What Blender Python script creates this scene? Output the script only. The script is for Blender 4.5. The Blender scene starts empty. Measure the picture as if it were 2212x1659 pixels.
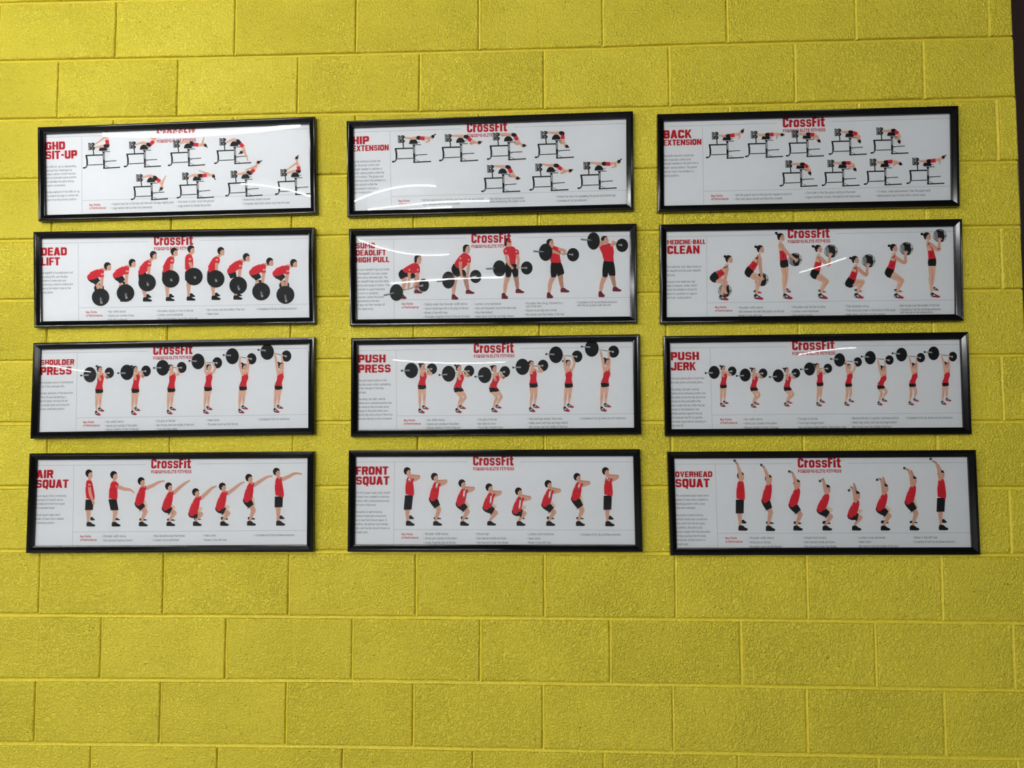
import bpy, math, random, os
from mathutils import Vector, Matrix
random.seed(7)
C = bpy.context.scene.collection
S = bpy.context.scene
PW, PH, FP = 2212.0, 1659.0, 1700.0
ZF = 3.05                                        # height of the reference joint above the floor

# ------------------------------------------------------------------ camera
right = Vector((0.9987563, 0.0498409, -0.00131738))
down = Vector((-0.00432209, 0.06022644, -0.99817538))
fwd = Vector((-0.04967062, 0.99693965, 0.06036695))
CAM = Vector((1.74964633, -2.49815766, -1.45078941 + ZF))
cd = bpy.data.cameras.new('camera'); cam = bpy.data.objects.new('camera', cd); C.objects.link(cam)
cd.sensor_width = 36; cd.lens = FP / PW * 36; cd.clip_start = 0.05
m = Matrix.Identity(4)
for i in range(3):
    m[i][0] = right[i]; m[i][1] = -down[i]; m[i][2] = -fwd[i]; m[i][3] = CAM[i]
cam.matrix_world = m
S.camera = cam

def at(px, py, y=0.0):
    "point on the plane at depth y (negative = towards the room) seen at a pixel"
    d = right * ((px - PW / 2) / FP) + down * ((py - PH / 2) / FP) + fwd
    t = (y - CAM.y) / d.y
    return CAM + d * t

# ------------------------------------------------------------------ world, exposure
w = bpy.data.worlds.new('world'); S.world = w; w.use_nodes = True
w.node_tree.nodes['Background'].inputs[0].default_value = (0.75, 0.8, 0.9, 1)
w.node_tree.nodes['Background'].inputs[1].default_value = 0.3
S.view_settings.view_transform = 'Standard'; S.view_settings.look = 'None'
S.view_settings.exposure = 0.0; S.view_settings.gamma = 1.0
S.view_settings.use_curve_mapping = False
LAMP = 206.0

# ------------------------------------------------------------------ materials
def mat(name, col, rough=0.5, spec=0.5, metal=0.0, emit=0.0):
    m = bpy.data.materials.new(name); m.use_nodes = True
    b = m.node_tree.nodes['Principled BSDF']
    b.inputs['Base Color'].default_value = (*col, 1); b.inputs['Roughness'].default_value = rough
    b.inputs['Specular IOR Level'].default_value = spec; b.inputs['Metallic'].default_value = metal
    if emit:
        b.inputs['Emission Color'].default_value = (0.97, 0.97, 0.98, 1); b.inputs['Emission Strength'].default_value = emit
    return m

def nd(t, typ, **kw):
    n = t.nodes.new(typ)
    for k, v in kw.items():
        if k.startswith('i_'):
            n.inputs[k[2:].replace('_', ' ')].default_value = v
        else: setattr(n, k, v)
    return n

def paint(name, amp=1.0, pits=True, fine=1.0):
    "thick yellow masonry paint over rough concrete block"
    m = bpy.data.materials.new(name); m.use_nodes = True
    t = m.node_tree; L = t.links; b = t.nodes['Principled BSDF']
    geo = nd(t, 'ShaderNodeNewGeometry'); oi = nd(t, 'ShaderNodeObjectInfo')
    P = geo.outputs['Position']
    off = nd(t, 'ShaderNodeVectorMath', operation='SCALE'); off.inputs[0].default_value = (7.1, 3.3, 5.7)
    L.new(oi.outputs['Random'], off.inputs['Scale'])
    add = nd(t, 'ShaderNodeVectorMath', operation='ADD'); L.new(P, add.inputs[0]); L.new(off.outputs[0], add.inputs[1])
    PV = add.outputs[0]
    n1 = nd(t, 'ShaderNodeTexNoise', i_Scale=178.0, i_Detail=2.0, i_Roughness=0.5, i_Distortion=0.5); L.new(PV, n1.inputs['Vector'])
    n2 = nd(t, 'ShaderNodeTexNoise', i_Scale=400.0, i_Detail=2.0, i_Roughness=0.5, i_Distortion=0.3); L.new(PV, n2.inputs['Vector'])
    n3 = nd(t, 'ShaderNodeTexNoise', i_Scale=5.0, i_Detail=2.0); L.new(PV, n3.inputs['Vector'])
    # ridged: soft worm-like beads of paint
    r1 = nd(t, 'ShaderNodeMapRange'); r1.interpolation_type = 'SMOOTHSTEP'
    for k, v in (('From Min', .36), ('From Max', .66)): r1.inputs[k].default_value = v
    L.new(n1.outputs['Fac'], r1.inputs['Value'])
    a1 = nd(t, 'ShaderNodeMath', operation='MULTIPLY'); a1.inputs[1].default_value = .55 * fine; L.new(n2.outputs['Fac'], a1.inputs[0])
    a2 = nd(t, 'ShaderNodeMath', operation='ADD'); L.new(r1.outputs[0], a2.inputs[0]); L.new(a1.outputs[0], a2.inputs[1])
    # the beads are stronger on some blocks and in some places
    va = nd(t, 'ShaderNodeMapRange')
    for k, v in (('From Min', .3), ('From Max', .7), ('To Min', .75), ('To Max', 1.2)): va.inputs[k].default_value = v
    L.new(n3.outputs['Fac'], va.inputs['Value'])
    vb = nd(t, 'ShaderNodeMapRange')
    for k, v in (('To Min', .85), ('To Max', 1.15)): vb.inputs[k].default_value = v
    L.new(oi.outputs['Random'], vb.inputs['Value'])
    mm = nd(t, 'ShaderNodeMath', operation='MULTIPLY'); L.new(va.outputs[0], mm.inputs[0]); L.new(vb.outputs[0], mm.inputs[1])
    hh = nd(t, 'ShaderNodeMath', operation='MULTIPLY'); L.new(a2.outputs[0], hh.inputs[0]); L.new(mm.outputs[0], hh.inputs[1])
    bp = nd(t, 'ShaderNodeBump'); bp.inputs['Strength'].default_value = 1.0; bp.inputs['Distance'].default_value = 0.0030 * amp
    L.new(hh.outputs[0], bp.inputs['Height'])
    last = bp
    cr = nd(t, 'ShaderNodeMix', data_type='RGBA'); cr.inputs['A'].default_value = (0.70, 0.583, 0.037, 1); cr.inputs['B'].default_value = (0.76, 0.637, 0.047, 1)
    L.new(n3.outputs['Fac'], cr.inputs['Factor'])
    colout = cr.outputs['Result']
    if pits:
        vo = nd(t, 'ShaderNodeTexVoronoi', i_Scale=105.0, i_Randomness=1.0); L.new(PV, vo.inputs['Vector'])
        n4 = nd(t, 'ShaderNodeTexNoise', i_Scale=38.0, i_Detail=2.0); L.new(PV, n4.inputs['Vector'])
        p1 = nd(t, 'ShaderNodeMapRange')
        for k, v in (('From Min', .05), ('From Max', .24), ('To Min', 1.0), ('To Max', 0.0)): p1.inputs[k].default_value = v
        L.new(vo.outputs['Distance'], p1.inputs['Value'])
        p2 = nd(t, 'ShaderNodeMapRange')
        for k, v in (('From Min', .54), ('From Max', .64)): p2.inputs[k].default_value = v
        L.new(n4.outputs['Fac'], p2.inputs['Value'])
        p3 = nd(t, 'ShaderNodeMath', operation='MULTIPLY'); L.new(p1.outputs[0], p3.inputs[0]); L.new(p2.outputs[0], p3.inputs[1])
        b2 = nd(t, 'ShaderNodeBump', invert=True); b2.inputs['Strength'].default_value = 1.0; b2.inputs['Distance'].default_value = 0.002
        L.new(p3.outputs[0], b2.inputs['Height']); L.new(bp.outputs[0], b2.inputs['Normal']); last = b2
        mx = nd(t, 'ShaderNodeMix', data_type='RGBA'); mx.inputs['B'].default_value = (0.30, 0.24, 0.02, 1)
        q = nd(t, 'ShaderNodeMath', operation='MULTIPLY'); q.inputs[1].default_value = .6; L.new(p3.outputs[0], q.inputs[0])
        L.new(q.outputs[0], mx.inputs['Factor']); L.new(colout, mx.inputs['A']); colout = mx.outputs['Result']
    L.new(colout, b.inputs['Base Color']); L.new(last.outputs[0], b.inputs['Normal'])
    b.inputs['Roughness'].default_value = 0.40; b.inputs['Specular IOR Level'].default_value = 0.40
    return m

def noisy(name, ca, cb, scale, rough=0.7, bump=0.0):
    m = bpy.data.materials.new(name); m.use_nodes = True; t = m.node_tree; L = t.links; b = t.nodes['Principled BSDF']
    g = nd(t, 'ShaderNodeNewGeometry'); n = nd(t, 'ShaderNodeTexNoise', i_Scale=scale, i_Detail=4.0); L.new(g.outputs['Position'], n.inputs['Vector'])
    x = nd(t, 'ShaderNodeMix', data_type='RGBA'); x.inputs['A'].default_value = (*ca, 1); x.inputs['B'].default_value = (*cb, 1)
    L.new(n.outputs['Fac'], x.inputs['Factor']); L.new(x.outputs['Result'], b.inputs['Base Color']); b.inputs['Roughness'].default_value = rough
    if bump:
        p = nd(t, 'ShaderNodeBump'); p.inputs['Distance'].default_value = bump; L.new(n.outputs['Fac'], p.inputs['Height']); L.new(p.outputs[0], b.inputs['Normal'])
    return m

M_block = paint('yellow_block_paint'); M_mortar = paint('yellow_mortar_paint', .35, False, .5)
M_frame = mat('black_gloss_plastic', (0.003, 0.003, 0.0035), 0.10, 0.34)
M_paper = noisy('white_paper', (0.66, 0.67, 0.68), (0.70, 0.71, 0.715), 40.0, 0.5)
M_back = noisy('dark_fibreboard', (0.03, 0.025, 0.02), (0.05, 0.04, 0.03), 60.0)
INK = {}
for k, c in dict(red=(0.56, 0.018, 0.03), dred=(0.36, 0.010, 0.022), title=(0.40, 0.008, 0.014), maroon=(0.13, 0.014, 0.025), skin=(0.66, 0.40, 0.29),
                 tan=(0.58, 0.325, 0.23), dtan=(0.42, 0.215, 0.145), pale=(0.66, 0.50, 0.36), black=(0.004, 0.004, 0.004), hair=(0.008, 0.005, 0.005),
                 char=(0.009, 0.009, 0.010), dgrey=(0.05, 0.05, 0.053), grey=(0.22, 0.225, 0.23), lgrey=(0.45, 0.46, 0.46), white=(0.72, 0.73, 0.73),
                 text=(0.065, 0.065, 0.07), rule=(0.30, 0.31, 0.32), shoe=(0.42, 0.02, 0.045)).items():
    INK[k] = mat('ink_' + k, c, 0.5, 0.1)
INKS = list(INK)

mp = bpy.data.materials.new('clear_acrylic'); mp.use_nodes = True; t = mp.node_tree
t.nodes.remove(t.nodes['Principled BSDF'])
fr = nd(t, 'ShaderNodeFresnel', i_IOR=1.49); tr = nd(t, 'ShaderNodeBsdfTransparent'); gl = nd(t, 'ShaderNodeBsdfGlossy', i_Roughness=0.012)
tr.inputs[0].default_value = (0.97, 0.98, 0.98, 1)
mx = nd(t, 'ShaderNodeMixShader'); L = t.links
L.new(fr.outputs[0], mx.inputs[0]); L.new(tr.outputs[0], mx.inputs[1]); L.new(gl.outputs[0], mx.inputs[2])
L.new(mx.outputs[0], t.nodes['Material Output'].inputs[0])
M_pane = mp

# ------------------------------------------------------------------ object helpers
def obj(name, verts, faces, mats, parent=None, fm=None, smooth=False):
    me = bpy.data.meshes.new(name); me.from_pydata([tuple(v) for v in verts], [], faces)
    for x in (mats if isinstance(mats, (list, tuple)) else [mats]): me.materials.append(x)
    if fm: me.polygons.foreach_set('material_index', fm)
    if smooth: me.polygons.foreach_set('use_smooth', [True] * len(me.polygons))
    me.update()
    o = bpy.data.objects.new(name, me); C.objects.link(o)
    if parent:
        o.parent = parent; o.matrix_parent_inverse = parent.matrix_basis.inverted()
    return o

def box(x0, x1, y0, y1, z0, z1):
    v = [(x, y, z) for x in (x0, x1) for y in (y0, y1) for z in (z0, z1)]
    f = [(0, 1, 3, 2), (4, 6, 7, 5), (0, 4, 5, 1), (2, 3, 7, 6), (0, 2, 6, 4), (1, 5, 7, 3)]
    return v, f

def merge(parts):
    V, F = [], []
    for v, f in parts:
        n = len(V); V += v; F += [tuple(i + n for i in q) for q in f]
    return V, F

def tag(o, label, cat, group=None):
    o['label'] = label; o['category'] = cat
    if group: o['group'] = group
    return o

def struct(name, v, f, m, parent=None, label=None):
    o = obj(name, v, f, m, parent)
    if not parent: o['kind'] = 'structure'
    if label: o['label'] = label
    return o

# ------------------------------------------------------------------ the block wall
Hj = {1: [(0,132),(502,122),(736,116.5),(1037,109),(1305,103),(1474,96.5),(1840,87.6),(2174,79.6)],
2: [(0,258.6),(381,252.6),(669,246),(903,242.5),(1174,237),(1438,231),(1706,223.5),(1994,215.8),(2188,210)],
3: [(0,388),(696,379.7),(736,378),(1382,365.6),(2071,349.6),(2191,348)],
4: [(0,519),(696,511),(736,508.5),(1405,500),(2108,490)],
5: [(0,648.5),(715,643.5),(1395,634),(2140,626.5)], 6: [(0,781),(715,777.5),(1395,772),(2140,767.5)],
7: [(0,915),(715,912),(1395,912.5),(2140,911)], 8: [(0,1053),(715,1052.5),(1395,1053),(2160,1054)],
9: [(0,1190.5),(715,1192),(1430,1196),(2190,1199)], 10: [(0,1329),(738,1333),(1474,1338),(1840,1342),(2212,1346.6)],
11: [(0,1468.7),(740,1471),(1476,1480.4),(2212,1492)], 12: [(0,1606.5),(740,1613.5),(1476,1626.6),(2212,1640)]}
Vj = {1: [(251,60),(508,60),(770,60),(1035.4,60),(1303,60),(1572,50),(1850,40),(2138,40)],
2: [(125.5,190),(384,187),(644,185),(907.3,180),(1176,175),(1447,165),(1719,155),(1997,150)],
4: [(112,495),(371,482),(632,475),(895,478),(1164,473),(1435,467),(1718,467),(2001,463)],
6: [(102,711),(363,711),(629,711),(895,718),(1167,706),(1441.6,714),(1727,714),(2017,714)],
8: [(103,950),(367,969),(633,969),(904,966),(1177,966),(1452,960),(1737,960),(2026,960)],
10: [(85,1254),(353,1264),(624,1264),(899,1264.6),(1176.6,1264.6),(1460,1264.6),(1744.7,1271),(2036.7,1278)],
11: [(217.5,1398),(488,1398),(761,1405),(1037.8,1405),(1319,1405),(1602,1412),(1892.5,1418.5),(2192,1422)],
12: [(75,1539),(346,1539),(618,1539),(893,1549),(1173.6,1549),(1455,1552),(1744.7,1559),(2042.4,1566)],
13: [(195.7,1636),(470,1639),(741,1640),(1022.7,1640),(1305.7,1640),(1595.8,1646),(1898.6,1646),(2200,1650)]}
MOD = 0.2032
HZ = {k: [(at(x, y).x, at(x, y).z) for x, y in p] for k, p in Hj.items()}
def bed(k, x):
    if k < 1: return bed(1, x) + (1 - k) * MOD
    if k > 12: return bed(12, x) - (k - 12) * MOD
    p = HZ[k]
    if x <= p[0][0]: return p[0][1]
    for (a, za), (b, zb) in zip(p, p[1:]):
        if x <= b: return za + (zb - za) * (x - a) / (b - a)
    return p[-1][1]
VX = {r: [at(x, y).x for x, y in p] for r, p in Vj.items()}
for r, e in ((3, 281), (5, 555), (7, 840), (9, 1130)):
    f = (r - 1) / 10; VX[r] = [a * (1 - f) + b * f for a, b in zip(VX[1], VX[11])]
    VX[r][-1] = at({3: 2156, 5: 2165, 7: 2167, 9: 2184}[r], e).x
for r in (-1, 0, 14, 15):
    src = VX[1 if r < 0 else 2 if r == 0 else 12 if r == 14 else 13]; VX[r] = [x + random.uniform(-.004, .004) for x in src]
EDGE = [(-200, 2176), (0, 2187), (120, 2191), (210, 2195), (400, 2203), (520, 2208), (650, 2212), (800, 2217)]
EX = [(at(x, y).z, at(x, y).x) for y, x in EDGE]
def edge(z):
    if z >= EX[0][0]: return EX[0][1]
    for (za, a), (zb, b) in zip(EX, EX[1:]):
        if z >= zb: return a + (b - a) * (z - za) / (zb - za)
    return EX[-1][1]
XL = -2.6
wall = struct('wall_back', *box(XL, edge(1.5) - .004, .0135, .2, 0, 3.46), M_mortar, label='yellow painted concrete block wall')
mv, mf = [], []
def strip(p0, p1, n, horizontal):
    "concave tooled joint from p0 to p1 given as (x,z)"
    prof = [(-.0075, .0110), (-.0052, .0010), (-.0030, .0014), (-.0005, .0026), (.0018, .0046), (.0042, .0080), (.0075, .0125)]
    if not horizontal: prof = [(-a * .85, d) for a, d in reversed(prof)]
    b = len(mv)
    for i in range(n + 1):
        f = i / n; x = p0[0] + (p1[0] - p0[0]) * f; z = p0[1] + (p1[1] - p0[1]) * f
        if horizontal: z = horizontal(x)
        j = random.uniform(-.0006, .0006)
        for o_, d in prof:
            mv.append((x, d + j * .5, z + o_ + j) if horizontal else (x + o_ + j, d + j * .5, z))
    for i in range(n):
        for q in range(6):
            a = b + i * 7 + q; mf.append((a, a + 1, a + 8, a + 7) if not horizontal else (a, a + 7, a + 8, a + 1))
G = .0052
nb = 0
for r in range(-1, 16):
    zt = lambda x, k=r: bed(k - 1, x); zb = lambda x, k=r: bed(k, x)
    xs = list(VX[r]); p = .4064
    while xs[0] > XL + .2: xs.insert(0, xs[0] - p)
    xs = [XL] + xs
    zm = (zt(1.7) + zb(1.7)) / 2; e = edge(zm)
    xs = [x for x in xs if x < e - .03] + [None]
    for a, b in zip(xs, xs[1:]):
        last = b is None
        et, eb = (edge(zt(3)), edge(zb(3))) if last else (b, b)
        ga = .0038 if a > XL else 0; gb = 0 if last else .0038
        top = min(zt((a + et) / 2), 3.46)
        if zb(a) > 3.44: continue
        c = [(a + ga, min(zt(a), 3.47) - G), (et - gb, min(zt(et), 3.47) - G), (eb - gb, max(zb(eb), -.005) + G), (a + ga, max(zb(a), -.005) + G)]
        cx = sum(q[0] for q in c) / 4; cz = sum(q[1] for q in c) / 4
        rn = lambda s: random.uniform(-s, s)
        c = [(x + rn(.0012), z + rn(.001)) for x, z in c]
        dy = rn(.0009)
        # edge points so that the arris wanders a little
        loop = []
        for i in range(4):
            (x0, z0), (x1, z1) = c[i], c[(i + 1) % 4]; n = 6 if i % 2 == 0 else 3
            for j in range(n):
                f = j / n; loop.append((x0 + (x1 - x0) * f + (0 if j == 0 else rn(.0007)), z0 + (z1 - z0) * f + (0 if j == 0 else rn(.0007)), 1 if j == 0 else 0))
        V, F = [], []; n = len(loop)
        for ins, dep in ((0, .0130), (.0006, .0045), (.0022, .0010), (.0050, 0.0)):
            for x, z, k in loop:
                sx = max(-1, min(1, (cx - x) * 99)) if abs(x - cx) > abs(c[1][0] - c[0][0]) / 2 - .004 else 0
                sz = max(-1, min(1, (cz - z) * 99)) if abs(z - cz) > abs(c[0][1] - c[3][1]) / 2 - .004 else 0
                V.append((x + sx * ins - cx, dep + dy, z + sz * ins - cz))
        for q in range(3):
            for i in range(n): F.append((q * n + i, (q + 1) * n + i, (q + 1) * n + (i + 1) % n, q * n + (i + 1) % n))
        F.append(tuple(range(4 * n - 1, 3 * n - 1, -1)))
        F = [tuple(reversed(f)) for f in F]
        o = obj('block', V, F, M_block, wall, smooth=False); o.location = (cx, 0, cz); nb += 1
        if not last: strip((b, zb(b) + .004), (b, zt(b) - .004), 8, None)
for k in range(-1, 16):
    z = bed(k, 1.7)
    if .02 < z < 3.44: strip((XL, z), (edge(z) - .003, z), 90, lambda x, k=k: bed(k, x))
mo = obj('mortar', mv, mf, M_mortar, wall, smooth=True)
print('blocks', nb)
ex0 = edge(1.0)

# return of the wall, dark door beyond it, floor, ceiling, rest of the room
M_door = noisy('dark_brown_paint', (0.020, 0.006, 0.004), (0.032, 0.011, 0.006), 9.0, 0.6, .001)
M_plain = noisy('grey_wall_paint', (0.11, 0.11, 0.11), (0.15, 0.15, 0.15), 3.0, 0.7)
M_floor = noisy('grey_sealed_floor', (0.26, 0.26, 0.26), (0.34, 0.34, 0.335), 60.0, 0.6)
M_trim = mat('greyed_caulk', (0.42, 0.40, 0.30), .6)
struct('door_1', *box(3.12, 4.4, .24, .29, 0, 3.46), M_door, label='dark brown door beyond the end of the yellow wall')
cv, cf = [], []
for i in range(7):
    y = 205 + i * 50; a = at(2112 + (274 + (312 - 274) * (y - 205) / 300) / 3.32 if y < 520 else 2206.5, y, -.001)
    cv += [(a.x - .0004, -.001, a.z), (a.x + .0012, .004, a.z)]
    if i: cf.append((2 * i - 2, 2 * i, 2 * i + 1, 2 * i - 1))
struct('trim_1', cv, cf, M_trim, label='thin pale bead of caulk down the wall corner')
struct('floor', *box(-12, 12, -18.5, .3, -.1, 0), M_floor)
struct('ceiling', *box(-12, 12, -18.5, .3, 3.46, 3.56), M_plain)
struct('wall_left', *box(-12.1, -12, -18.5, .3, 0, 3.46), M_plain)
struct('wall_back_left', *box(-12, XL, .01, .2, 0, 3.46), M_plain)
struct('wall_right', *box(12, 12.1, -18.5, .3, 0, 3.46), M_plain)
struct('wall_back_right', *box(4.4, 12, .24, .3, 0, 3.46), M_plain)
struct('wall_front', *box(-12, 12, -18.6, -18.5, 0, 3.46), M_plain)

# ceiling strip lamps, out of view: those that mirror in the glazing, then added fill lamps
M_house = mat('white_enamel', (0.7, 0.7, 0.7), .4)
def lamp(x, y, ln, ang, label, power=1.0, half=.02, z=3.30):
    M_tube = mat('lamp_tube_glow', (0.9, 0.9, 0.9), .5, emit=LAMP * power)
    e = bpy.data.objects.new('strip_lamp', None); C.objects.link(e); e.location = (x, y, z); e.rotation_euler = (0, 0, ang)
    tag(e, label, 'lamp')
    v, f = merge([box(-ln / 2, ln / 2, -.06, .06, .035, .09), box(-.03, .03, -.01, .01, .09, 3.46 - z)])
    o = obj('housing', v, f, M_house); o.parent = e
    V, F = [], []; n = 10
    for i in range(n):
        a = i * 2 * math.pi / n; V += [(-ln / 2, half * math.cos(a), half * math.sin(a)), (ln / 2, half * math.cos(a), half * math.sin(a))]
    for i in range(n): j = (i + 1) % n; F.append((2 * i, 2 * j, 2 * j + 1, 2 * i + 1))
    F += [tuple(2 * i for i in range(n))[::-1], tuple(2 * i + 1 for i in range(n))]
    o = obj('tube', V, F, M_tube); o.parent = e
LAMPS = [(-.20, -1.74, 1.12), (.25, -2.95, 1.38), (.84, -3.32, .9), (.385, -4.6, .85), (.56, -6.27, 1.3), (-.71, -16.3, 2.7), (7.6, -14.5, 1.2), (4.54, -5.66, .5), (-11.1, -17.8, 1.25),
         (-3.3, -3.65, 1.5), (-1.5, -3.65, 1.5), (.35, -3.65, 1.2), (2.1, -3.65, 1.2), (-6, -10.4, 3), (-1.5, -10.4, 3), (3, -10.4, 3), (-4.9, -5.5, 1.5)]  # added lamps that brighten the wall, placed so their reflections miss the panes
LPOW = (.42, .42, .42, .7, .7, .8, .9, .8, .9, 0.55, .6, .35, .05, 4.8, 4.6, 1.9, 2.0)
LTXT = ('nearest the yellow wall', 'second from the yellow wall', 'short one behind the second', 'short one farther back on the middle line', 'full length one over the middle of the room', 'long one near the back wall',
        'far right back part of the room', 'short one at the right', 'far left back corner', 'leftmost of the row behind the camera', 'second of the row behind the camera', 'third of the row behind the camera', 'rightmost of the row behind the camera',
        'left one of the rear row of three', 'middle one of the rear row of three', 'right one of the rear row of three', 'left side, behind the camera')
for i, ((x, y, l), p, lb) in enumerate(zip(LAMPS, LPOW, LTXT)):
    lamp(x, y, l, 0, 'white ceiling strip lamp, ' + lb, p, .017 if i == 0 else .0125)

# ------------------------------------------------------------------ drawing kit for the printed sheets
SC = 6.9125
class Art:
    "flat printed shapes; coordinates are those of a detail view with origin (ox, oy)"
    def __init__(s, ox, oy, plane):
        s.ox, s.oy, s.y = ox, oy, plane; s.V, s.F, s.m, s.k = [], [], [], 0
    def _p(s, x, y, e=0): return at(s.ox + x / SC, s.oy + y / SC, s.y - .000012 * (s.k + 1) - e)
    def poly(s, pts, col, up=True, e=0):
        n = len(s.V); s.V += [s._p(x, y, e) for x, y in pts]
        ar = sum(a[0] * b[1] - b[0] * a[1] for a, b in zip(pts, pts[1:] + pts[:1]))
        q = tuple(range(n, n + len(pts)));  s.F.append(q if ar < 0 else q[::-1]); s.m.append(INKS.index(col))
        if up: s.k += 1
    def blob(s, pts, col):
        "closed smooth outline"
        n = len(pts); out = []
        for i in range(n):
            p0, p1, p2, p3 = pts[i - 1], pts[i], pts[(i + 1) % n], pts[(i + 2) % n]
            for t in (0, .34, .67): out.append(tuple(cr(p0[c], p1[c], p2[c], p3[c], t) for c in (0, 1)))
        s.poly(out, col)
    def ell(s, x, y, rx, ry, col, rot=0, n=20, up=True, e=0):
        c, d = math.cos(rot), math.sin(rot)
        s.poly([(x + rx * math.cos(a) * c - ry * math.sin(a) * d, y + rx * math.cos(a) * d + ry * math.sin(a) * c) for a in [i * 2 * math.pi / n for i in range(n)]], col, up, e)
    def limb(s, pts, col, sub=4, cap=True):
        "tapered ribbon through (x, y, width)"
        P = []
        q = [pts[0]] + list(pts) + [pts[-1]]
        for i in range(1, len(q) - 2):
            for j in range(sub): P.append(tuple(cr(q[i - 1][c], q[i][c], q[i + 1][c], q[i + 2][c], j / sub) for c in range(3)))
        P.append(tuple(pts[-1]))
        lf, rt = [], []
        for i, (x, y, w_) in enumerate(P):
            a = P[max(0, i - 1)]; b = P[min(len(P) - 1, i + 1)]; dx, dy = b[0] - a[0], b[1] - a[1]; l = math.hypot(dx, dy) or 1
            nx, ny = -dy / l * w_ / 2, dx / l * w_ / 2; lf.append((x + nx, y + ny)); rt.append((x - nx, y - ny))
        for i in range(len(P) - 1): s.poly([lf[i], lf[i + 1], rt[i + 1], rt[i]], col, False)
        if cap:
            for x, y, w_ in (P[0], P[-1]): s.ell(x, y, w_ / 2, w_ / 2, col, 0, 12, False, .000006)
        s.k += 1
    def make(s, name, parent, label=None):
        used = sorted(set(s.m)); o = obj(name, s.V, s.F, [INK[INKS[i]] for i in used], parent, [used.index(i) for i in s.m])
        if label: o['label'] = label
        return o
def cr(a, b, c, d, t): return .5 * (2 * b + (c - a) * t + (2 * a - 5 * b + 4 * c - d) * t * t + (3 * b - a - 3 * c + d) * t ** 3)
def lerp(a, b, t): return (a[0] + (b[0] - a[0]) * t, a[1] + (b[1] - a[1]) * t)

def man_head(A, h, tilt=0, k=1.0, face='tan'):
    x, y = h; c, s_ = math.cos(tilt), math.sin(tilt)
    R_ = lambda u, v: (x + (u * c - v * s_) * k, y + (u * s_ + v * c) * k)
    A.blob([R_(*p) for p in ((-50, -5), (-30, -45), (10, -55), (45, -35), (52, -5), (38, 0), (30, 20), (5, 30), (-15, 58), (-40, 35))], 'hair')
    A.blob([R_(*p) for p in ((12, -12), (45, -10), (53, 12), (62, 26), (54, 36), (52, 62), (34, 72), (10, 62), (-8, 40), (-4, 20), (4, 26))], face)
    A.blob([R_(*p) for p in ((-8, 12), (4, 8), (8, 22), (-2, 34))], 'skin')
    A.poly([R_(*p) for p in ((36, 8), (50, 8), (49, 13), (37, 12))], 'hair')
    A.poly([R_(*p) for p in ((42, 50), (53, 47), (52, 51), (43, 53))], 'dred')
def shoe(A, b, col='black', far=False):
    x0, x1, y0, y1 = b; w_, h = x1 - x0, y1 - y0; q = lambda u, v: (x0 + u * w_, y0 + v * h)
    A.blob([q(*p) for p in ((.02, .95), (0, .55), (.05, .12), (.32, .02), (.5, .10), (.72, .42), (.97, .62), (1, .85), (.8, 1), (.3, .98))], col)
def wshoe(A, b):
    x0, x1, y0, y1 = b; w_, h = x1 - x0, y1 - y0; q = lambda u, v: (x0 + u * w_, y0 + v * h)
    A.blob([q(*p) for p in ((.03, .75), (0, .35), (.06, .05), (.28, .0), (.42, .18), (.70, .45), (.98, .72), (.98, .92), (.72, 1.0), (.3, .88))], 'char')
    A.blob([q(*p) for p in ((.48, .62), (.66, .48), (.97, .74), (.97, .90), (.70, .97), (.45, .86))], 'shoe')
    A.poly([q(*p) for p in ((.20, .35), (.40, .30), (.52, .52), (.40, .72), (.28, .62))], 'lgrey')
    A.poly([q(*p) for p in ((.04, .45), (.12, .40), (.2, .75), (.06, .72))], 'lgrey')

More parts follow.
